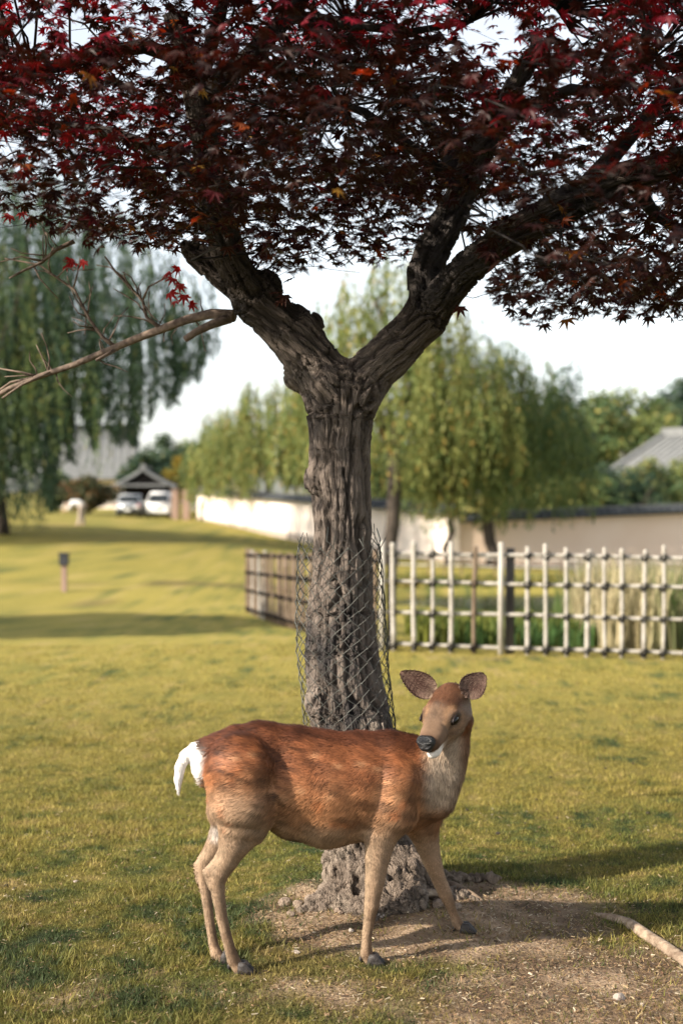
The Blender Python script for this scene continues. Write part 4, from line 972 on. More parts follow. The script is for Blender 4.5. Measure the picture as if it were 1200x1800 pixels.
def ear(root, tip, facing, width, roll_in):
    """cupped leaf shaped ear: outline along root-tip, opening towards facing"""
    ax = tip - root; L = np.linalg.norm(ax); ax /= L; fc = facing - ax * np.dot(facing, ax); fc /= np.linalg.norm(fc); sd = np.cross(ax, fc)
    nu, nv = 17, 12; V = []; C = []; N2 = []
    prof = lambda v: width * (math.sin(math.pi * (v ** .75) * .93 + .13) ** .75)
    grid = []
    for side in (0, 1):
        for j in range(nv):
            v = j / (nv - 1)
            for i in range(nu):
                u = i / (nu - 1) * 2 - 1; w = prof(v) * (1 - .0 * v); a = u * (1.45 - .55 * v)
                cup = (1 - math.cos(a)) / (1 - math.cos(1.45)); x = w * math.sin(a) / math.sin(min(1.45 - .55 * v, 1.5)); dpt = cup * width * .62 * (1 - .35 * v)
                p = root + ax * (v * L) + sd * x + fc * (dpt - .012) - fc * (.0045 if side else 0) * (1 - .5 * abs(u))
                p = p + ax * (-.10 * L * u * u * v) * 0
                V.append(p)
                n1 = vnoise(np.array([[u * 2.2, v * 4, 3.3]]), 12)[0]
                if side == 0:
                    cc = mix(lin(92, 66, 58, K), lin(170, 140, 124, K), float(np.clip(.35 + .75 * n1 - .25 * (1 - abs(u)) + .15 * (1 - v), 0, 1)))
                    if abs(u) > .8: cc = lin(60, 42, 34, K)
                    if v < .25: cc = mix(cc, lin(196, 172, 148, K), .7 * (1 - v / .25))
                else: cc = lin(118, 82, 56, K)
                C.append(cc)
    F = []
    for side in (0, 1):
        o = side * nu * nv
        for j in range(nv - 1):
            for i in range(nu - 1):
                f = (o + j * nu + i, o + j * nu + i + 1, o + (j + 1) * nu + i + 1, o + (j + 1) * nu + i); F.append(f if side == 0 else f[::-1])
    o = nu * nv
    for j in range(nv - 1):
        for i in (0, nu - 1):
            f = (j * nu + i, (j + 1) * nu + i, o + (j + 1) * nu + i, o + j * nu + i); F.append(f if i == 0 else f[::-1])
    for i in range(nu - 1): F.append(((nv - 1) * nu + i, (nv - 1) * nu + i + 1, o + (nv - 1) * nu + i + 1, o + (nv - 1) * nu + i))
    me = mesh_np('ear', np.array(V), np.array(F).ravel(), 4, col=np.array(C))
    # hair tufts inside and along the rim
    g = np.random.default_rng(int(abs(tip[0]) * 1000)); hv = []; hc2 = []
    for k in range(1500):
        j, i = g.integers(0, nv - 1), g.integers(0, nu); p = np.array(V[j * nu + i]) + g.normal(0, .0015, 3); u = i / (nu - 1) * 2 - 1
        rim = abs(u) > .82
        d = ax * .9 + (-sd * u * .8 if not rim else sd * u * .3) + fc * .25 + g.normal(0, .25, 3); d /= np.linalg.norm(d); l = (.014 if not rim else .006) * g.uniform(.5, 1.3) * (1.2 - .6 * j / nv)
        s_ = np.cross(d, fc); s_ /= np.linalg.norm(s_) + 1e-9
        hv += [p - s_ * .0005, p + s_ * .0005, p + d * l]; cc = lin(*( (172, 142, 124) if g.random() < .45 else (112, 84, 72)), K) * g.uniform(.7, 1.2); hc2 += [cc] * 3
    hm = mesh_np('ear_hair', np.array(hv), np.arange(len(hv)), 3, smooth=False, col=np.array(hc2))
    hm.normals_split_custom_set_from_vertices(np.repeat(fc[None], len(hv), 0).astype(np.float32))
    e = dpart('ear', me, M['fur']); h_ = obj('ear_hair', hm, M['hair'], e); h_['kind'] = 'stuff'
ear(H(-.028, -.046, .040), Dp(704, 1183, 4.775), np.array([-.10, -1.0, .05]), .043, 0)
ear(H(-.028, .050, .036), Dp(852, 1185, 4.735), np.array([-.30, -1.0, -.02]), .044, 0)

def hoof(name, tx, ty, Y, heading, wid=.040, length=.062, hgt=.036):
    """cloven hoof: two pointed claws on the ground"""
    root = gp_at(tx, Y); mbs = MB()
    h = np.array([math.cos(heading), math.sin(heading), 0]); s = np.array([-h[1], h[0], 0])
    for sg in (-1, 1):
        V = []; ring = 10
        for (z, back, fr, w) in ((0, -.45, .62, 1.0), (.35, -.44, .46, .96), (.75, -.40, .24, .88), (1.05, -.30, .08, .66)):
            for k in range(ring):
                a = 2 * math.pi * k / ring; fx = (fr + back) / 2 + (fr - back) / 2 * math.cos(a); pinch = 1 - .35 * max(0, math.cos(a)) ** 3
                V.append(root + h * fx * length + s * (sg * (wid * .26 + .0012) + math.sin(a) * wid * .245 * w * pinch) + np.array([0, 0, z * hgt]))
        F = [(r * ring + k, r * ring + (k + 1) % ring, (r + 1) * ring + (k + 1) % ring, (r + 1) * ring + k) for r in range(3) for k in range(ring)]
        F += [tuple(range(ring - 1, -1, -1)), tuple(3 * ring + k for k in range(ring))]; mbs.add(V, F)
    dpart(name, mbs.mesh(name, True), M['hoof'])
def gp_at(px, Y):
    x = (px - 600) / FPX * Y; return np.array([x, Y, gh(x, Y) - .002])
hoof('hoof', 430, 0, 4.567, -.15); hoof('hoof', 401, 0, 4.69, -.10); hoof('hoof', 660, 0, 4.655, -.15); hoof('hoof', 822, 0, 4.945, -.05, wid=.038)
# dew claws
for (a, b, y) in ((402, 1703, 4.585), (374, 1690, 4.715), (634, 1690, 4.675), (798, 1636, 4.955)):
    mb = MB(); p = Dp(a, b, y); mb.add(*ellipsoid((.007, .009, .011), np.eye(3), p, 10, 6)); dpart('dew_claw', mb.mesh('dew_claw', True), M['hoof'])

# ================================================================== bamboo fence
BH = 1.06
def pole_mesh(name, h, r, seed, nodes=True, n=8):
    g = np.random.default_rng(seed); mb = MB(); zz = [0]; rr = [r]; z = g.uniform(.05, .2)
    while z < h - .03 and nodes:
        zz += [z - .012, z, z + .012]; rr += [r * .97, r * 1.13, r * .97]; z += g.uniform(.2, .3)
    zz.append(h); rr.append(r * .95); b1, b2 = g.normal(0, .010, 2)
    mb.tube([(b1 * math.sin(3 * q / h), b2 * math.sin(2.2 * q / h), q) for q in zz], rr, n); return mb.mesh(name, True)
POLES = [pole_mesh('pole', 1.0, .0215, 40 + i) for i in range(6)]
for p in POLES: p.materials.append(M['bamboo'])
POLES_B = [p.copy() for p in POLES]
for p in POLES_B: p.materials.clear(); p.materials.append(M['bamboo_brown'])
mbk = MB()
for k in range(3):
    a = [0, .9, 2.2][k]; pts = [(.031 * math.cos(b) * (1.0), .044 * math.sin(b), .024 * math.sin(b + a) + (k - 1) * .006) for b in np.linspace(0, 6.283, 9)]
    mbk.tube(pts, .0062, 5, cap=False)
mbk.tube([(0, -.03, 0), (.012, -.04, -.02), (.016, -.04, -.045)], [.006, .005, .003], 5)
TIE = mbk.mesh('rope_tie', True); TIE.materials.append(M['rope'])
def fence(name, label, A, B, spacing, seed, hts=(.065, .385, .685, .965), top=BH, posts=(), group=None, brown=.12, ties=True, thin=1.0, rail_r=.019):
    A = np.array(A, float); B = np.array(B, float); d = B - A; L = np.linalg.norm(d); d /= L; nrm_ = np.array([-d[1], d[0]]); g = np.random.default_rng(seed)
    if nrm_[1] < 0: nrm_ = -nrm_
    ang = math.atan2(d[1], d[0])
    root = thing(name, label, 'fence', (A[0], A[1], gh(*A)), 0, group); inv = Matrix.Translation(-Vector((A[0], A[1], gh(*A))))
    def put(nm, me, loc, rot=(0, 0, 0), sc=(1, 1, 1)):
        o = obj(nm, me, None, root, loc, rot, sc); o.matrix_parent_inverse = inv; return o
    n = int(L / spacing); zA, zB = gh(*A), gh(*B)
    for i in range(n + 1):
        s = i * spacing + g.normal(0, .016)
        if any(abs(s - q_) < .10 for q_ in posts): continue
        p = A + d * s; z = gh(p[0], p[1]); k = g.integers(0, 6); rt = g.uniform(.82, 1.15) * thin
        me = POLES_B[k] if g.random() < brown else POLES[k]; p2 = p - nrm_ * .028
        put('pole', me, (p2[0], p2[1], z - .03), (g.normal(0, .012), g.normal(0, .012), g.random() * 6), (rt, rt, (top + .03) * g.uniform(.97, 1.03)))
        if ties:
            for h in hts:
                zz = zA + (zB - zA) * s / L + h; put('rope_tie', TIE, (p[0] - nrm_[0] * .018, p[1] - nrm_[1] * .018, zz), (0, 0, ang + g.normal(0, .15)), (g.uniform(.9, 1.2),) * 3)
    for h in hts:
        j = 0.0
        while j < L - .05:
            e = min(j + g.uniform(3.2, 4.2), L + .05); mb = MB(); P = []; rr = []; q = j
            while q < e:
                for dq, f in ((-.012, .97), (0, 1.12), (.012, .97)):
                    P.append((q + dq)); rr.append(rail_r * f)
                q += g.uniform(.24, .32)
            pts = []
            for q in P: p = A + d * q + nrm_ * .018; pts.append((p[0], p[1], zA + (zB - zA) * q / L + h + .004 * math.sin(q * 3 + h * 9)))
            mb.tube(pts, rr, 8); o = mb.build('rail', M['bamboo'], root, smooth=True); o.matrix_parent_inverse = inv; j = e - .06
    for s in posts:
        p = A + d * s + nrm_ * .06; z = gh(p[0], p[1]); mb = MB(); mb.tube([(0, 0, -.1), (0, 0, .5), (.004, 0, top - .03)], [.047, .045, .044], 12)
        put('post', mb.mesh('post', True), (p[0] + .075 * d[0], p[1] + .075 * d[1], z)).data.materials.append(M['post'])
        mb = MB(); mb.tube([(0, 0, -.03), (0, 0, .5), (.002, 0, top + .03)], [.028, .0275, .027], 10); p3 = A + d * s - nrm_ * .03
        put('post', mb.mesh('post', True), (p3[0], p3[1], z)).data.materials.append(M['bamboo'])
    return root
FC = (.36, 14.05)
fence('bamboo_fence', 'open lattice bamboo fence with black rope knots in front of the pond', FC, (4.6, 13.0), .185, 61, brown=.05, posts=(.05, 1.22, 3.2))
fence('bamboo_fence', 'bamboo fence receding along the lawn from the corner behind the maple', FC, (-1.47, 22.4), .185, 62, brown=.85, hts=(.05, .34, .62, .89), top=.98)
fence('low_fence', 'low grey pole fence on the far bank in front of the pinkish wall', (1.4, 36.5), (9.2, 35.0), .42, 63, hts=(.3, .5), top=.56, brown=.8, ties=False, thin=.9, rail_r=.02)

# ================================================================== leaf masses
def leaf_quads(P, g, length, width, droop=0.0, up=None):
    n = len(P); ax = g.normal(0, 1, (n, 3)); ax[:, 2] -= droop; ax /= np.linalg.norm(ax, axis=1, keepdims=True)
    s = np.cross(ax, g.normal(0, 1, (n, 3))); s /= np.linalg.norm(s, axis=1, keepdims=True)
    l = (length * (.6 + .8 * g.random(n)))[:, None]; w = (width * (.6 + .8 * g.random(n)))[:, None]
    V = np.stack([P, P + ax * l * .5 + s * w * .5, P + ax * l, P + ax * l * .5 - s * w * .5], 1).reshape(-1, 3)
    return V, np.arange(4 * n)
def trunk_limbs(root, inv, x, y, z, h, r, seed, spread=1.5, nl=5, lean=0.0, name='trunk', fork=.45):
    g = np.random.default_rng(seed); mb = MB(); top = np.array([x + lean, y, z + h * fork])
    mb.tube(wiggle((x, y, z - .3), top, 5, .03, seed), [r * 1.35, r * 1.05, r, r * .95, r * .9, r * .8], 10)
    for i in range(nl):
        a = 2 * math.pi * i / nl + g.normal(0, .3); e = np.array([x + lean + math.cos(a) * spread * g.uniform(.5, 1), y + math.sin(a) * spread * g.uniform(.5, 1), z + h * g.uniform(.72, .92)])
        mb.tube(wiggle(top, e, 5, .06, seed + i + 1), [r * .62, r * .5, r * .4, r * .3, r * .2, r * .1], 7)
    o = mb.build(name, M['trunk'], root, smooth=True); o.matrix_parent_inverse = inv; return o
def tree(label, x, y, h, rx, rz, cols, n, leaf, seed, zc=None, clumps=34, trunk_r=.14, cat='tree', name='broadleaf_tree', group=None, ry=None, gap=.0, flat=.55):
    z0 = gh(x, y); root = thing(name, label, cat, (x, y, z0), 0, group); inv = Matrix.Translation(-Vector((x, y, z0))); g = np.random.default_rng(seed)
    zc = z0 + (h - rz if zc is None else zc); ry = ry or rx
    trunk_limbs(root, inv, x, y, z0, h, trunk_r, seed, rx * .6)
    C = g.normal(0, 1, (clumps, 3)); C /= np.linalg.norm(C, axis=1, keepdims=True); C *= (g.uniform(.25, .86, clumps))[:, None]
    cr = g.uniform(.22, .42, clumps); pick = g.choice(clumps, n, p=cr ** 2 / (cr ** 2).sum())
    d = g.normal(0, 1, (n, 3)); d /= np.linalg.norm(d, axis=1, keepdims=True); P = C[pick] + d * (cr[pick] * g.random(n) ** .4)[:, None] * np.array([1, 1, flat + .25])
    P = P * np.array([rx, ry, rz]) + np.array([x, y, zc]); P[:, 2] = np.maximum(P[:, 2], z0 + .03)
    c1, c2, c3 = [np.array(c) for c in cols]; tone = g.random(clumps)[pick]
    c = mix(mix(c1, c2, np.clip(tone + g.normal(0, .2, n), 0, 1)), c3, (g.random(n) < .12) * .8); c = c * (.75 + .5 * g.random(n))[:, None]
    V, F = leaf_quads(P, g, leaf, leaf * .6, .3)
    o = obj('crown', mesh_np('crown', V, F, 4, smooth=False, col=np.repeat(c, 4, 0)), M['foliage'], root); o.matrix_parent_inverse = inv; return root
def willow(label, x, y, h, rad, cols, strands, seed, bottom=(1.2, 4.0), step=.085, leaf=.17, trunk_r=.22, dome=.45, ryf=1.0, lean=0.0, mask=None, leafw=.042, lfac=(.45, 1.0)):
    z0 = gh(x, y); root = thing('willow_tree', label, 'tree', (x, y, z0)); inv = Matrix.Translation(-Vector((x, y, z0))); g = np.random.default_rng(seed)
    trunk_limbs(root, inv, x, y, z0, h, trunk_r, seed, rad * .55, nl=6, fork=.36, lean=lean)
    Ps = []; tn = []
    bun = g.normal(0, 1, (max(8, strands // 9), 2))
    for s in range(strands):
        a = g.random() * 6.283; q = math.sqrt(g.random()); zt = z0 + h * (1 - dome * q * q) - g.random() * h * .18
        if s % 3: b = bun[g.integers(0, len(bun))]; q = min(1.0, np.hypot(*b) * .55); a = math.atan2(b[1], b[0]) + g.normal(0, .07); zt = z0 + h * (1 - dome * q * q) - g.random() * h * .3
        p = np.array([x + lean + math.cos(a) * q * rad, y + math.sin(a) * q * rad * ryf, zt]); L = zt - (z0 + g.uniform(*bottom)); L = max(.6, L * g.uniform(*lfac))
        n = int(L / step); t = np.arange(n) * step
        sway = g.normal(0, .03, 2); P = np.stack([p[0] + math.cos(a) * .35 * (1 - np.exp(-t)) + sway[0] * t + .03 * np.sin(t * 3 + s), p[1] + math.sin(a) * .35 * (1 - np.exp(-t)) + sway[1] * t, p[2] - t], -1) + g.normal(0, .03, (n, 3))
        if mask is not None: P = P[mask(P)]
        Ps.append(P); tn.append(np.full(len(P), g.random()))
    P = np.concatenate(Ps); tn = np.concatenate(tn); n = len(P); c1, c2, c3 = [np.array(c) for c in cols]
    c = mix(mix(c1, c2, np.clip(tn + g.normal(0, .15, n), 0, 1)), c3, (g.random(n) < .06) * .8) * (.75 + .5 * g.random(n))[:, None]
    V, F = leaf_quads(P, g, leaf, leafw, 2.6)
    o = obj('crown', mesh_np('crown', V, F, 4, smooth=False, col=np.repeat(c, 4, 0)), M['willow'], root); o.matrix_parent_inverse = inv; return root

YG = ((.085, .135, .04), (.285, .29, .09), (.40, .26, .07)); DG = ((.026, .056, .036), (.066, .105, .052), (.15, .16, .05)); MG = ((.045, .088, .034), (.165, .205, .065), (.32, .27, .07))
def xw(px, Y): return (px - 600) / FPX * Y
def drape(P):
    qx = 600 + P[:, 0] / P[:, 1] * FPX; qy = HZ - (P[:, 2] - CAM_H) / P[:, 1] * FPX
    lim = np.interp(qx, [-400, 60, 88, 97, 125, 240, 262, 300, 365, 420], [965, 950, 938, 800, 770, 745, 735, 690, 640, 560]) + 45 * vnoise(np.stack([qx / 14, 0 * qx, 0 * qx], -1), 5)
    return qy < lim
willow('tall dark green weeping willow beyond the bare maple branch', xw(5, 52), 52, 14.0, 7.6, DG, 1250, 301, bottom=(.0, .7), step=.15, mask=drape, leaf=.36, leafw=.075, dome=.3, lfac=(.7, 1.0))
willow('yellow green willow standing behind the dark weeping willow', xw(-40, 46), 46, 11.0, 4.2, MG, 340, 303, bottom=(1.0, 4.0), step=.12, leaf=.22)
willow('sunlit willow with forked dark trunk before the cream wall', xw(690, 43), 43, 9.8, 3.7, YG, 1000, 304, bottom=(1.9, 3.6), step=.10, trunk_r=.22, leaf=.2, leafw=.062)
willow('broad green willow overhanging the corner of the cream wall', xw(860, 47), 47, 7.8, 3.2, MG, 900, 305, bottom=(.9, 2.6), step=.10, leaf=.2, leafw=.062, trunk_r=.2, dome=.35)
willow('yellowing young willow leaning over the wall corner', xw(790, 45), 45, 5.4, 1.7, YG, 330, 306, bottom=(1.1, 2.0), step=.10, leaf=.2, leafw=.06, trunk_r=.1)
willow('light yellow willow rising behind the cream wall', xw(470, 72), 72, 8.0, 3.8, YG, 700, 307, bottom=(.9, 2.2), step=.12, leaf=.28, leafw=.08, trunk_r=.2)
willow('olive willow between the light yellow willow and the gatehouse', xw(392, 88), 88, 7.0, 2.6, MG, 320, 308, bottom=(1.2, 2.8), step=.14, leaf=.3, leafw=.08, trunk_r=.18)
tree('dark conifer standing behind the broad green willow', xw(975, 64), 64, 9.0, 1.9, 4.2, DG, 9000, .24, 311, clumps=44, name='conifer_tree', trunk_r=.2)
tree('dark evergreen hidden behind the sunlit willow trunk', xw(900, 70), 70, 7.4, 3.2, 3.2, DG, 8000, .26, 312, clumps=40)
tree('rounded green tree beyond the right grey roof', xw(1075, 125), 125, 11.6, 5.2, 4.2, MG, 9000, .42, 313, clumps=46)
tree('dark green tree rising above the right grey roof', xw(1190, 140), 140, 13.6, 6.0, 4.6, DG, 9000, .46, 314, clumps=46)
tree('distant green tree joining the rounded tree and the roof', xw(1010, 120), 120, 9.0, 4.4, 3.6, MG, 6000, .42, 315, clumps=40)
for i, (px, Y, h, rx, cs, lb) in enumerate([(955, 60, 3.7, 1.5, MG, 'bright green shrub behind the tile capped wall beside the willow'), (1010, 61, 3.4, 1.5, YG, 'yellow tipped shrub behind the middle of the tile capped wall'), (1062, 63, 3.6, 1.7, MG, 'green hedge shrub below the left end of the grey roof'),
        (1120, 63, 3.9, 1.7, DG, 'dark hedge shrub below the grey roof'), (1175, 66, 4.2, 2.0, MG, 'leafy shrub behind the far end of the tile capped wall'), (1055, 74, 5.0, 1.8, DG, 'dark rounded evergreen shrub in front of the grey roof'), (1000, 72, 4.8, 1.8, DG, 'dark shrub between the conifer and the grey roof'), (1145, 72, 4.6, 1.5, YG, 'sunlit yellow green shrub rising before the grey roof'), (1205, 72, 4.7, 2.0, MG, 'tall green shrub at the right end of the grey roof')]):
    tree(lb, xw(px, Y), Y, h, rx, h * .42, cs, 3800, .2, 330 + i, clumps=26, cat='shrub', name='shrub', trunk_r=.07)
for i, (px, Y, h, rx, cs, lb) in enumerate([(155, 82, 2.3, 1.7, ((.05, .06, .03), (.10, .095, .045), (.30, .13, .05)), 'olive brown shrub with orange tips left of the gatehouse'), (100, 84, 2.6, 1.2, DG, 'dark shrub behind the bending person in white'), (250, 96, 4.4, 1.6, DG, 'dark green tree directly behind the gatehouse roof'), (290, 100, 5.6, 2.2, DG, 'dark evergreen rising over the gatehouse ridge'), (330, 98, 5.4, 3.0, DG, 'dark evergreen behind the brown roofed annex'), (312, 90, 3.7, 1.1, ((.16, .15, .02), (.30, .22, .03), (.34, .2, .04)), 'yellow shrub beside the gatehouse roof'), (325, 112, 6.4, 2.8, MG, 'mid green tree far behind the gatehouse'), (385, 100, 5.4, 2.8, DG, 'dark tree behind the olive willow'), (560, 95, 7.4, 4.0, MG, 'green tree beyond the cream wall behind the maple trunk'), (660, 80, 6.2, 3.2, MG, 'green tree behind the sunlit willow crown'), (760, 74, 6.0, 3.0, MG, 'green tree filling the gap between the two willows')]):
    tree(lb, xw(px, Y), Y, h, rx, h * .45, cs, 4800, .27, 360 + i, clumps=30, cat='tree' if 'tree' in lb or 'evergreen' in lb else 'shrub', name='shrub' if 'shrub' in lb else 'broadleaf_tree', trunk_r=.1)
# tree out of frame on the left whose shadow lies across the lawn
tree('leafy tree left of the lawn casting the long shadow band', -12.9, 14.6, 7.2, 2.9, 1.3, MG, 36000, .36, 399, zc=5.5, clumps=130, ry=2.6, trunk_r=.22)

# ================================================================== walls with tiled caps
def wall(label, A, B, zb, zt, mat, tile_pitch, seed, name='plaster_wall', cap_w=.46):
    A = np.array(A, float); B = np.array(B, float); d = B - A; L = np.linalg.norm(d); d /= L; n_ = np.array([-d[1], d[0]]); root = thing(name, label, 'wall', (A[0], A[1], zb[0])); inv = Matrix.Translation(-Vector((A[0], A[1], zb[0])))
    def bar(nm, m, w, lo_, hi_, ext=0.0, off=0.0):
        P = []
        for s, zz in ((-ext, 0), (L + ext, 1)):
            for sd in (-1, 1): p = A + d * s + n_ * (sd * w / 2 + off); P.append((p[0], p[1]))
        f = lambda v, k: v[0] + (v[1] - v[0]) * k
        V = [(P[0][0], P[0][1], f(lo_, 0)), (P[1][0], P[1][1], f(lo_, 0)), (P[3][0], P[3][1], f(lo_, 1)), (P[2][0], P[2][1], f(lo_, 1)), (P[0][0], P[0][1], f(hi_, 0)), (P[1][0], P[1][1], f(hi_, 0)), (P[3][0], P[3][1], f(hi_, 1)), (P[2][0], P[2][1], f(hi_, 1))]
        mb = MB(); mb.add(V, [(0, 1, 2, 3), (4, 7, 6, 5), (0, 4, 5, 1), (1, 5, 6, 2), (2, 6, 7, 3), (3, 7, 4, 0)]); o = mb.build(nm, M[m], root); o.matrix_parent_inverse = inv
    zt = np.array(zt, float); bar('plaster', mat, .30, np.array(zb) - .3, zt); bar('footing', 'stone', .36, np.array(zb) - .4, np.array(zb) + .18)
    bar('cap_bed', 'darkwood', .44, zt + .004, zt + .07, .02); bar('cap_ridge', 'tile_pale', .13, zt + .28, zt + .37, .03)
    # sloping cap of separate tiles on both faces
    mb = MB(); pts = []
    for q in np.linspace(0, 1, 3): pts.append((0, .05 + q * (cap_w - .05), .20 - .15 * q))
    prof = [(.08 * math.cos(a), .08 * math.sin(a)) for a in np.linspace(0, math.pi, 6)]
    V = [(cx, .04 + q * cap_w, .24 - .19 * q + cz) for q in (0, 1) for cx, cz in prof]; F = [(i, i + 1, 7 + i, 6 + i) for i in range(5)] + [tuple(range(6)), tuple(range(11, 5, -1))]
    mb.add(V, F); mb.add([(-tile_pitch / 2, .03, .245), (tile_pitch / 2, .03, .245), (tile_pitch / 2, .03 + cap_w, .045), (-tile_pitch / 2, .03 + cap_w, .045), (-tile_pitch / 2, .03, .165), (tile_pitch / 2, .03, .165), (tile_pitch / 2, .03 + cap_w, .015), (-tile_pitch / 2, .03 + cap_w, .015)], [(0, 1, 2, 3), (4, 7, 6, 5), (0, 4, 5, 1), (2, 6, 7, 3), (1, 5, 6, 2), (0, 3, 7, 4)])
    tm = mb.mesh('tile'); tm.materials.append(M['tile']); tm.materials.append(M['tile_pale']); [setattr(f_, 'material_index', 1) for f_ in tm.polygons if len(f_.vertices) == 6]; ang = math.atan2(d[1], d[0])
    for i in range(int(L / tile_pitch)):
        s = (i + .5) * tile_pitch; p = A + d * s; z = zt[0] + (zt[1] - zt[0]) * s / L + .03
        for rz in (ang, ang + math.pi):
            o = obj('tile', tm, None, root, (p[0], p[1], z), (0, 0, rz)); o.matrix_parent_inverse = inv
    return root
wall('sunlit cream plaster wall climbing the slope towards the gatehouse', (xw(352, 80), 80), (xw(800, 50), 50), (-.05, -1.0), (1.46, .74), 'plaster', .30, 1)
wall('shaded pinkish plaster wall with dark tiled cap behind the pond', (xw(803, 50.3), 50.3), (16.6, 54.2), (-1.1, -1.6), (.46, .90), 'plaster_pink', .30, 2)

# ================================================================== buildings
def gable(label, x, y, z, w, dpt, eave, ridge, rz, wallm, roofm, name, over=.35, cat='building', wall_top=None, ridge_m='tile', bands=True):
    """house with the ridge along its local y axis; gable faces local -y"""
    root = thing(name, label, cat, (x, y, z), rz)
    W2 = w / 2; wt = wall_top or eave
    mb = MB(); mb.box((0, dpt / 2, wt / 2 - .3), (w - .06, dpt - .06, wt + .6)); mb.prism([(-W2 + .03, .035, wt), (W2 - .03, .035, wt), (0, .035, ridge - .1)], (0, dpt - .07, 0)); mb.build('wall', M[wallm], root)
    rw = W2 + over
    for sg in (-1, 1):
        slope = []
        n = 6
        for i in range(n + 1):
            q = i / n; xx = sg * rw * q; zz = ridge - (ridge - eave + over * .3) * (q ** .85); slope.append((xx, zz))
        mb = MB()
        for i in range(n):
            (x0, z0), (x1, z1) = slope[i], slope[i + 1]; mb.prism([(x0, -over, z0), (x1, -over, z1), (x1, -over, z1 + .10), (x0, -over, z0 + .10)], (0, dpt + 2 * over, 0))
        sl = mb.build('roof_slope', M[roofm], root)
        if bands:
            for k in range(int((dpt + 2 * over) / .45)):
                mb = MB(); yy = -over + .2 + k * .45; mb.tube([(a, yy, b + .11) for a, b in slope], .055, 6); mb.build('tile_row', M[roofm], sl)
        mb = MB(); mb.tube([(a, -over - .03, b + .06) for a, b in slope], .11, 6); mb.build('bargeboard', M['tile_pale'], root)
    mb = MB(); mb.box((0, dpt / 2, ridge + .2), (.26, dpt + 2 * over + .1, .34)); mb.build('ridge', M[ridge_m], root, bevel=.03)
    return root
# gatehouse with open front
gx_, gy_ = xw(254, 84), 84; gz = gh(gx_, gy_)
root = thing('gatehouse', 'small open gatehouse with curved grey tiled gable behind the parked cars', 'gatehouse', (gx_, gy_, gz)); root.scale = (.9, .9, .85)
for px_ in (-1.5, 1.5):
    for py_ in (.0, 2.4): mb = MB(); mb.box((px_, py_, 1.0), (.17, .17, 2.2)); mb.build('post', M['darkwood'], root, bevel=.01)
mb = MB(); mb.box((0, 2.6, 1.0), (3.4, .1, 2.2)); mb.build('back_wall', M['darkwood'], root)
mb = MB(); mb.box((0, -.05, 1.72), (3.6, .2, .2)); mb.build('lintel', M['darkwood'], root, bevel=.02)
mb = MB(); mb.box((0, -.55, 2.06), (3.1, .9, .07)); mb.box((0, -.98, 2.10), (3.1, .08, .16)); mb.build('front_eave', M['tile_pale'], root)
mb = MB(); mb.prism([(-1.35, -.12, 2.12), (1.35, -.12, 2.12), (0, -.12, 3.0)], (0, 2.7, 0)); mb.build('gable_wall', M['darkwood'], root)
for sg in (-1, 1):
    sl = [(sg * 1.98 * q, 3.18 - 1.22 * q ** .8) for q in np.linspace(0, 1, 7)]; mb = MB()
    for (x0, z0), (x1, z1) in zip(sl[:-1], sl[1:]): mb.prism([(x0, -.5, z0), (x1, -.5, z1), (x1, -.5, z1 + .1), (x0, -.5, z0 + .1)], (0, 3.4, 0))
    s_ = mb.build('roof_slope', M['tile'], root)
    for k in range(8): mb = MB(); mb.tube([(a, -.3 + k * .42, b + .11) for a, b in sl], .06, 6); mb.build('tile_row', M['tile'], s_)
    mb = MB(); mb.tube([(a, -.52, b + .07) for a, b in sl], .12, 7); mb.build('bargeboard', M['tile_pale'], root)
    mb = MB(); mb.tube([(sl[-1][0], -.62, sl[-1][1] + .05), (sl[-1][0] + sg * .06, -.3, sl[-1][1] + .08)], .15, 8); mb.build('end_tile', M['tile_pale'], root)
mb = MB(); mb.box((0, 1.2, 3.3), (.24, 3.5, .3)); mb.box((0, -.58, 3.36), (.34, .12, .42)); mb.build('ridge', M['tile_pale'], root, bevel=.03)
gable('whitewashed annex with brown tiled roof at the end of the cream wall', xw(398, 83), 83, gh(xw(398, 83), 83), 3.0, 5.0, 1.55, 2.35, 0.0, 'plaster', 'tile_brown', 'annex', over=.3, ridge_m='tile_brown')
for i, (px, lb) in enumerate([(308, 'pale timber gate pillar beside the white car'), (327, 'pale timber gate pillar next to the cream wall end')]):
    x = xw(px, 78.5); mb = MB(); mb.box((0, 0, .72), (.36, .32, 1.7)); mb.box((0, 0, 1.60), (.44, .40, .08)); o = mb.build('gate_pillar', M['palewood'], None, bevel=.02, loc=(x, 78.5, gh(x, 78.5))); tag(o, lb, 'pillar')
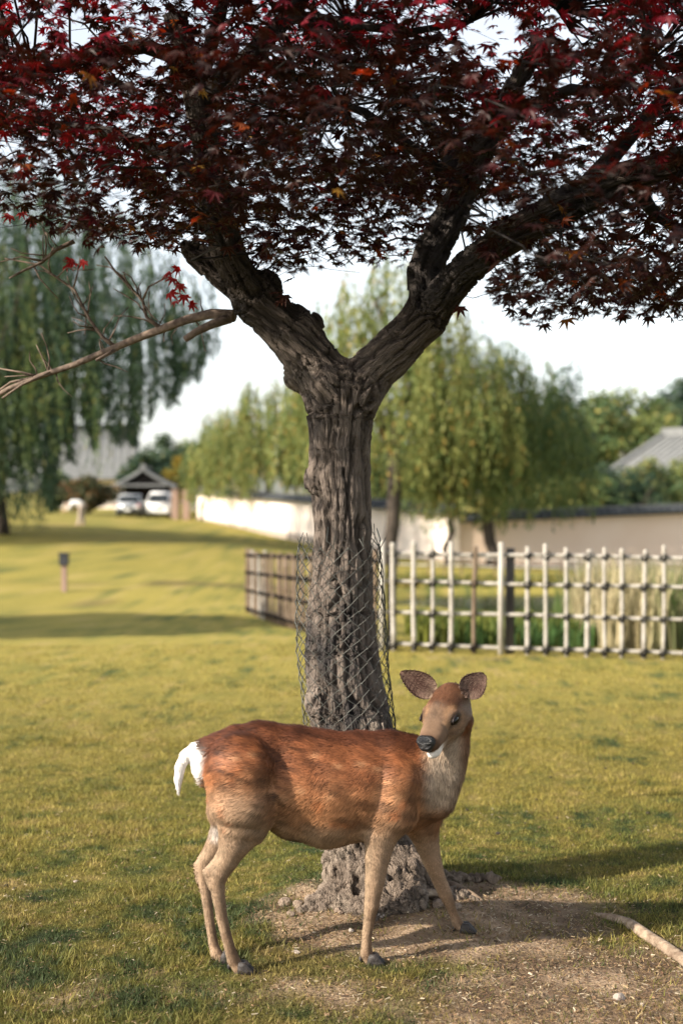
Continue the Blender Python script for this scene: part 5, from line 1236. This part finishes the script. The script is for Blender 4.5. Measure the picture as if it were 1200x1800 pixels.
def hall(label, x, y, z, w, dpt, eave, ridge, rz, name, ridge_mat='tile'):
    """hall with a wide slope facing local -y, ridge along local x"""
    root = thing(name, label, 'building', (x, y, z), rz)
    mb = MB(); mb.box((0, dpt / 2, eave / 2 - 1), (w * .86, dpt * .8, eave + 2)); mb.build('wall', M['plaster'], root)
    hw = w / 2; rw = w * .42
    for sg, nm in ((-1, 'front_slope'), (1, 'back_slope')):
        y0 = dpt / 2; pts = [(-rw, y0, ridge), (rw, y0, ridge), (hw, y0 + sg * (dpt / 2 + .6), eave), (-hw, y0 + sg * (dpt / 2 + .6), eave)]
        mb = MB(); mb.prism(pts, (0, 0, .18)); s_ = mb.build(nm, M['tile_pale'], root)
        if sg < 0:
            for k in range(int(w / .6)):
                q = -.98 + 1.96 * k / int(w / .6); mb = MB(); mb.tube([(q * rw, y0 - .1, ridge + .18), (q * hw, y0 - dpt / 2 - .58, eave + .18)], .05, 6); mb.build('tile_row', M['tile_pale'], s_)
    for sg in (-1, 1):
        mb = MB(); mb.prism([(sg * rw, dpt / 2, ridge), (sg * hw, -.6, eave), (sg * hw, dpt + .6, eave)], (sg * .02, 0, .17)); mb.build('end_slope', M['tile_pale'], root)
        mb = MB(); mb.tube([(sg * rw, dpt / 2, ridge + .25), (sg * hw, -.65, eave + .25)], .2, 7); mb.build('hip_ridge', M['tile_pale'], root)
    mb = MB(); mb.box((0, dpt / 2, ridge + .3), (2 * rw + .3, .5, .6)); mb.build('ridge', M[ridge_mat], root, bevel=.05)
hall('large temple hall with pale tiled roof behind the weeping willows', xw(160, 118), 118, gh(xw(160, 118), 118), 7.6, 9, 2.4, 6.6, .06, 'temple_hall')
hall('low hall with wide pale grey roof above the hedge', 20.6, 83.5, -1.3, 13.5, 9, 3.4, 6.3, -.9, 'grey_roofed_hall', 'tile_pale')

# ================================================================== cars
def car(label, x, y, paint, rz, van=False, tail=False):
    z = gh(x, y); root = thing('parked_car', label, 'car', (x, y, z), rz, 'cars parked at the gatehouse'); root.scale = (.88, .88, .84); w, L = 1.50, 3.4
    prof = [(-L / 2, .32), (-L / 2 + .02, .72), (-L / 2 + .12, .84), (-L / 2 + .75, .92), (-L / 2 + 1.25, 1.42), (-L / 2 + 1.6, 1.50), (L / 2 - .5, 1.50), (L / 2 - .12, 1.05), (L / 2, .85), (L / 2, .32)]
    if van: prof = [(-L / 2, .30), (-L / 2 + .02, .80), (-L / 2 + .16, .98), (-L / 2 + .50, 1.62), (-L / 2 + .8, 1.74), (L / 2 - .15, 1.74), (L / 2, 1.5), (L / 2, .30)]
    bm = bmesh.new(); a = []; b = []
    for (yy, zz) in prof:
        tap = 1 - .16 * max(0, zz - .85) / .7
        a.append(bm.verts.new((-w / 2 * tap, yy, zz))); b.append(bm.verts.new((w / 2 * tap, yy, zz)))
    n = len(prof); bm.faces.new(a[::-1]); bm.faces.new(b)
    for i in range(n): bm.faces.new((a[i], a[(i + 1) % n], b[(i + 1) % n], b[i]))
    bmesh.ops.recalc_face_normals(bm, faces=bm.faces); bmesh.ops.bevel(bm, geom=list(bm.edges), offset=.05, segments=3, affect='EDGES', clamp_overlap=True)
    me = bpy.data.meshes.new('body'); bm.to_mesh(me); bm.free(); me.polygons.foreach_set('use_smooth', np.full(len(me.polygons), True)); obj('body', me, M[paint], root)
    i0 = 3 if not van else 2; (ya, za), (yb, zb_) = prof[i0], prof[i0 + 1]; nn = np.array([-(zb_ - za), (yb - ya)]); nn /= np.linalg.norm(nn)
    f = lambda q: (ya + (yb - ya) * q + nn[0] * .012, za + (zb_ - za) * q + nn[1] * .012)
    p0, p1 = f(.06), f(.94); w0, w1 = w / 2 * .88, w / 2 * .78; mb = MB(); mb.prism([(-w0, *p0), (w0, *p0), (w1, *p1), (-w1, *p1)], (0, nn[0] * .012, nn[1] * .012)); mb.build('windscreen', M['glass'], root, bevel=.003)
    for sg in (-1, 1):
        mb = MB(); y0 = prof[i0 + 1][0] + .1; t0 = 1 - .16 * (.98 - .85) / .7; t1 = 1 - .16 * (1.38 - .85) / .7
        mb.prism([(sg * w / 2 * t0, y0 - .1, .98), (sg * w / 2 * t0, L / 2 - .35, .98), (sg * w / 2 * t1, L / 2 - .6, 1.38), (sg * w / 2 * t1, y0 + .12, 1.38)], (sg * .012, 0, 0)); mb.build('side_window', M['glass'], root)
        mb = MB(); mb.add(*ellipsoid((.15, .05, .09), np.eye(3), np.array([sg * w * .36, -L / 2 + .02, .66]), 14, 8)); mb.build('headlight', M['chrome'], root, smooth=True)
        mb = MB(); mb.box((sg * (w / 2 - .05), -L / 2 + .10, .78), (.10, .12, .20)); mb.build('side_lamp', M['redlens'] if tail else M['chrome'], root, bevel=.015)
        mb = MB(); mb.box((sg * (w / 2 + .10), prof[i0][0] + .28, 1.02), (.16, .08, .11)); mb.build('wing_mirror', M[paint], root, bevel=.02)
        for yy in (-L / 2 + .55, L / 2 - .55):
            mb = MB(); mb.tube([(sg * (w / 2 - .16), yy, .28), (sg * (w / 2 - .01), yy, .28)], .28, 18); wh = mb.build('wheel', M['rubber'], root, smooth=False, bevel=.01)
            mb = MB(); mb.tube([(sg * (w / 2 - .005), yy, .28), (sg * (w / 2 + .012), yy, .28)], .17, 14); mb.build('rim', M['silver'], wh)
    mb = MB(); mb.box((0, -L / 2 - .03, .44), (w * .94, .12, .20)); mb.build('bumper', M[paint] if not tail else M['signbox'], root, bevel=.03)
    mb = MB(); mb.box((0, -L / 2 - .10, .47), (.33, .012, .16)); mb.build('number_plate', M['plate'], root)
    mb = MB(); mb.box((0, -L / 2 - .005, .70), (w * .42, .05, .10)); mb.build('grille', M['signbox'], root, bevel=.01)
car('silver car with red corner lamps parked before the gatehouse', xw(229, 80), 80, 'silver', .05, tail=True)
car('white van parked between the silver car and the gate pillars', xw(286, 80.5), 80.5, 'whitepaint', -.06, van=True)
car('pale car glimpsed between the gate pillar and the wall end', xw(340, 90), 90, 'silver', .1)

# ================================================================== sign post, person, far deer
def ray_ground(px, py):
    lo_, hi_ = 5.0, 110.0
    Ys = np.linspace(lo_, hi_, 2200); z = CAM_H + (HZ - py) / FPX * Ys; hh = ground_h((px - 600) / FPX * Ys, Ys); i = np.argmax(hh >= z); return float(Ys[i]) if (hh >= z).any() else 60.0
Y = ray_ground(113, 1040); x = xw(113, Y); k = Y / FPX
root = thing('sign_post', 'short wooden post carrying a dark box on the far lawn', 'post', (x, Y, gh(x, Y)))
mb = MB(); mb.box((0, 0, 24 * k), (9 * k, 9 * k, 52 * k)); mb.build('post', M['palewood'], root, bevel=.01)
mb = MB(); mb.box((0, -.02, 56 * k), (16 * k, 12 * k, 20 * k)); bx_ = mb.build('box', M['signbox'], root, bevel=.012)
mb = MB(); mb.box((0, -.02, 67 * k), (19 * k, 15 * k, 2.5 * k)); mb.build('lid', M['signbox'], bx_, bevel=.005)

Y = 62.0; x = xw(138, Y); z = gh(x, Y)
root = thing('person', 'person in white shirt and beige trousers bending forward on the far lawn', 'person', (x, Y, z)); inv = Matrix.Translation(-Vector((x, Y, z)))
def pshape(name, mat, chains, h=.018):
    S = SDF((x - .75, Y - .45, z - .05), (x + .55, Y + .45, z + 1.35), h)
    for pts, rad in chains: S.chain([np.array([x + p[0], Y + p[1], z + p[2]]) for p in pts], rad, k=.03)
    v, q = S.nets(); v = relax(v, q, 2, .5); o = obj(name, mesh_np(name, v, q, 4), M[mat], root); o.matrix_parent_inverse = inv; return o
arm = lambda s: [(-.28, s * .17, .93), (-.42, s * .19, .74), (-.58, s * .12, .66), (-.66, s * .10, .66)]
legc = lambda s: [(.16, s * .09, .84), (.14 + .05 * s, s * .10, .45), (.12 + .10 * s, s * .11, .08)]
bodyc = [([(.16, 0, .86), (.02, 0, .98), (-.22, 0, .98), (-.30, 0, .96)], [.13, .125, .14, .09]), ([(-.30, 0, .96), (-.40, 0, .95)], [.055, .052]), ([(-.43, 0, .97), (-.47, 0, .93)], [.088, .075])]
for s in (-1, 1):
    bodyc += [(arm(s), [.05, .042, .034, .03]), (legc(s), [.085, .06, .042]), ([legc(s)[2], (.02 + .10 * s, s * .11, .045)], [.045, .04])]
    for f in range(4): bodyc.append(([(-.66, s * .10, .66), (-.71, s * .10 + (f - 1.5) * .02, .65), (-.74, s * .10 + (f - 1.5) * .02, .62)], [.018, .010, .009]))
    bodyc.append(([(-.65, s * .10, .67), (-.67, s * .06, .66), (-.70, s * .05, .65)], [.014, .011, .009]))
pshape('body', 'skin', bodyc)
pshape('shirt', 'shirt', [([(.10, 0, .93), (.02, 0, .99), (-.22, 0, .99), (-.29, 0, .97)], [.145, .145, .16, .105])] + [(arm(s)[:2], [.068, .058]) for s in (-1, 1)])
pshape('trousers', 'trousers', [([(.19, 0, .84), (.10, 0, .90)], [.15, .142])] + [(legc(s), [.105, .082, .066]) for s in (-1, 1)])
pshape('hair', 'blackhair', [([(-.42, 0, 1.01), (-.385, 0, .99)], [.085, .085])])

# ================================================================== reeds and pond plants
def reeds(name, label, x0, x1, y0, y1, n, h, cols, seed, cat='reeds', plume=0.0, wd=.012):
    g = np.random.default_rng(seed); x = g.uniform(x0, x1, n); y = g.uniform(y0, y1, n); cl = vnoise(np.stack([x * 1.3, y * 1.3, 0 * x], -1), seed); k = g.random(n) < .35 + .65 * sstep(-.3, .4, cl); x, y, cl = x[k], y[k], cl[k]; n = len(x)
    z = ground_h(x, y); a = g.random(n) * 6.283; L = h * (.55 + .6 * g.random(n)); bend = g.uniform(.05, .45, n); d = np.stack([np.cos(a), np.sin(a), 0 * a], -1); s = np.stack([-d[:, 1], d[:, 0], 0 * a], -1) * (wd * (.6 + .8 * g.random(n)))[:, None]
    b = np.stack([x, y, z - .03], -1); up_ = np.array([0, 0, 1.0]); m1 = b + up_ * (L * .55)[:, None] + d * (bend * L * .15)[:, None]; t_ = b + up_ * (L * (1 - .35 * bend))[:, None] + d * (bend * L * .7)[:, None]
    V = np.stack([b - s, b + s, m1 + s * .8, m1 - s * .8, t_], 1).reshape(-1, 3); kk = np.arange(n)[:, None] * 5
    F = np.concatenate([kk + np.array([[0, 1, 2]]), kk + np.array([[0, 2, 3]]), kk + np.array([[3, 2, 4]])], 1).reshape(-1)
    c = mix(np.array(cols[0]), np.array(cols[1]), np.clip(.5 + cl + g.normal(0, .25, n), 0, 1)) * (.7 + .6 * g.random(n))[:, None]
    o = obj(name, mesh_np(name, V, F, 3, smooth=False, col=np.repeat(c, 5, 0)), M['reed']); o['kind'] = 'stuff'; return tag(o, label, cat)
reeds('reed_bed', 'tall dry reeds and green blades behind the bamboo fence', 2.7, 5.6, 14.6, 18.2, 5200, 1.0, ((.09, .14, .04), (.40, .34, .20)), 901)
reeds('reed_bed', 'low green waterside plants behind the bamboo fence', .8, 3.6, 14.8, 18.0, 9000, .34, ((.05, .10, .03), (.17, .18, .035)), 902, cat='plants', wd=.016)
reeds('bank_grass', 'rough grass on the far bank of the pond', .2, 10, 31.5, 36, 7000, .22, ((.07, .10, .03), (.22, .18, .05)), 903, cat='grass', wd=.02)
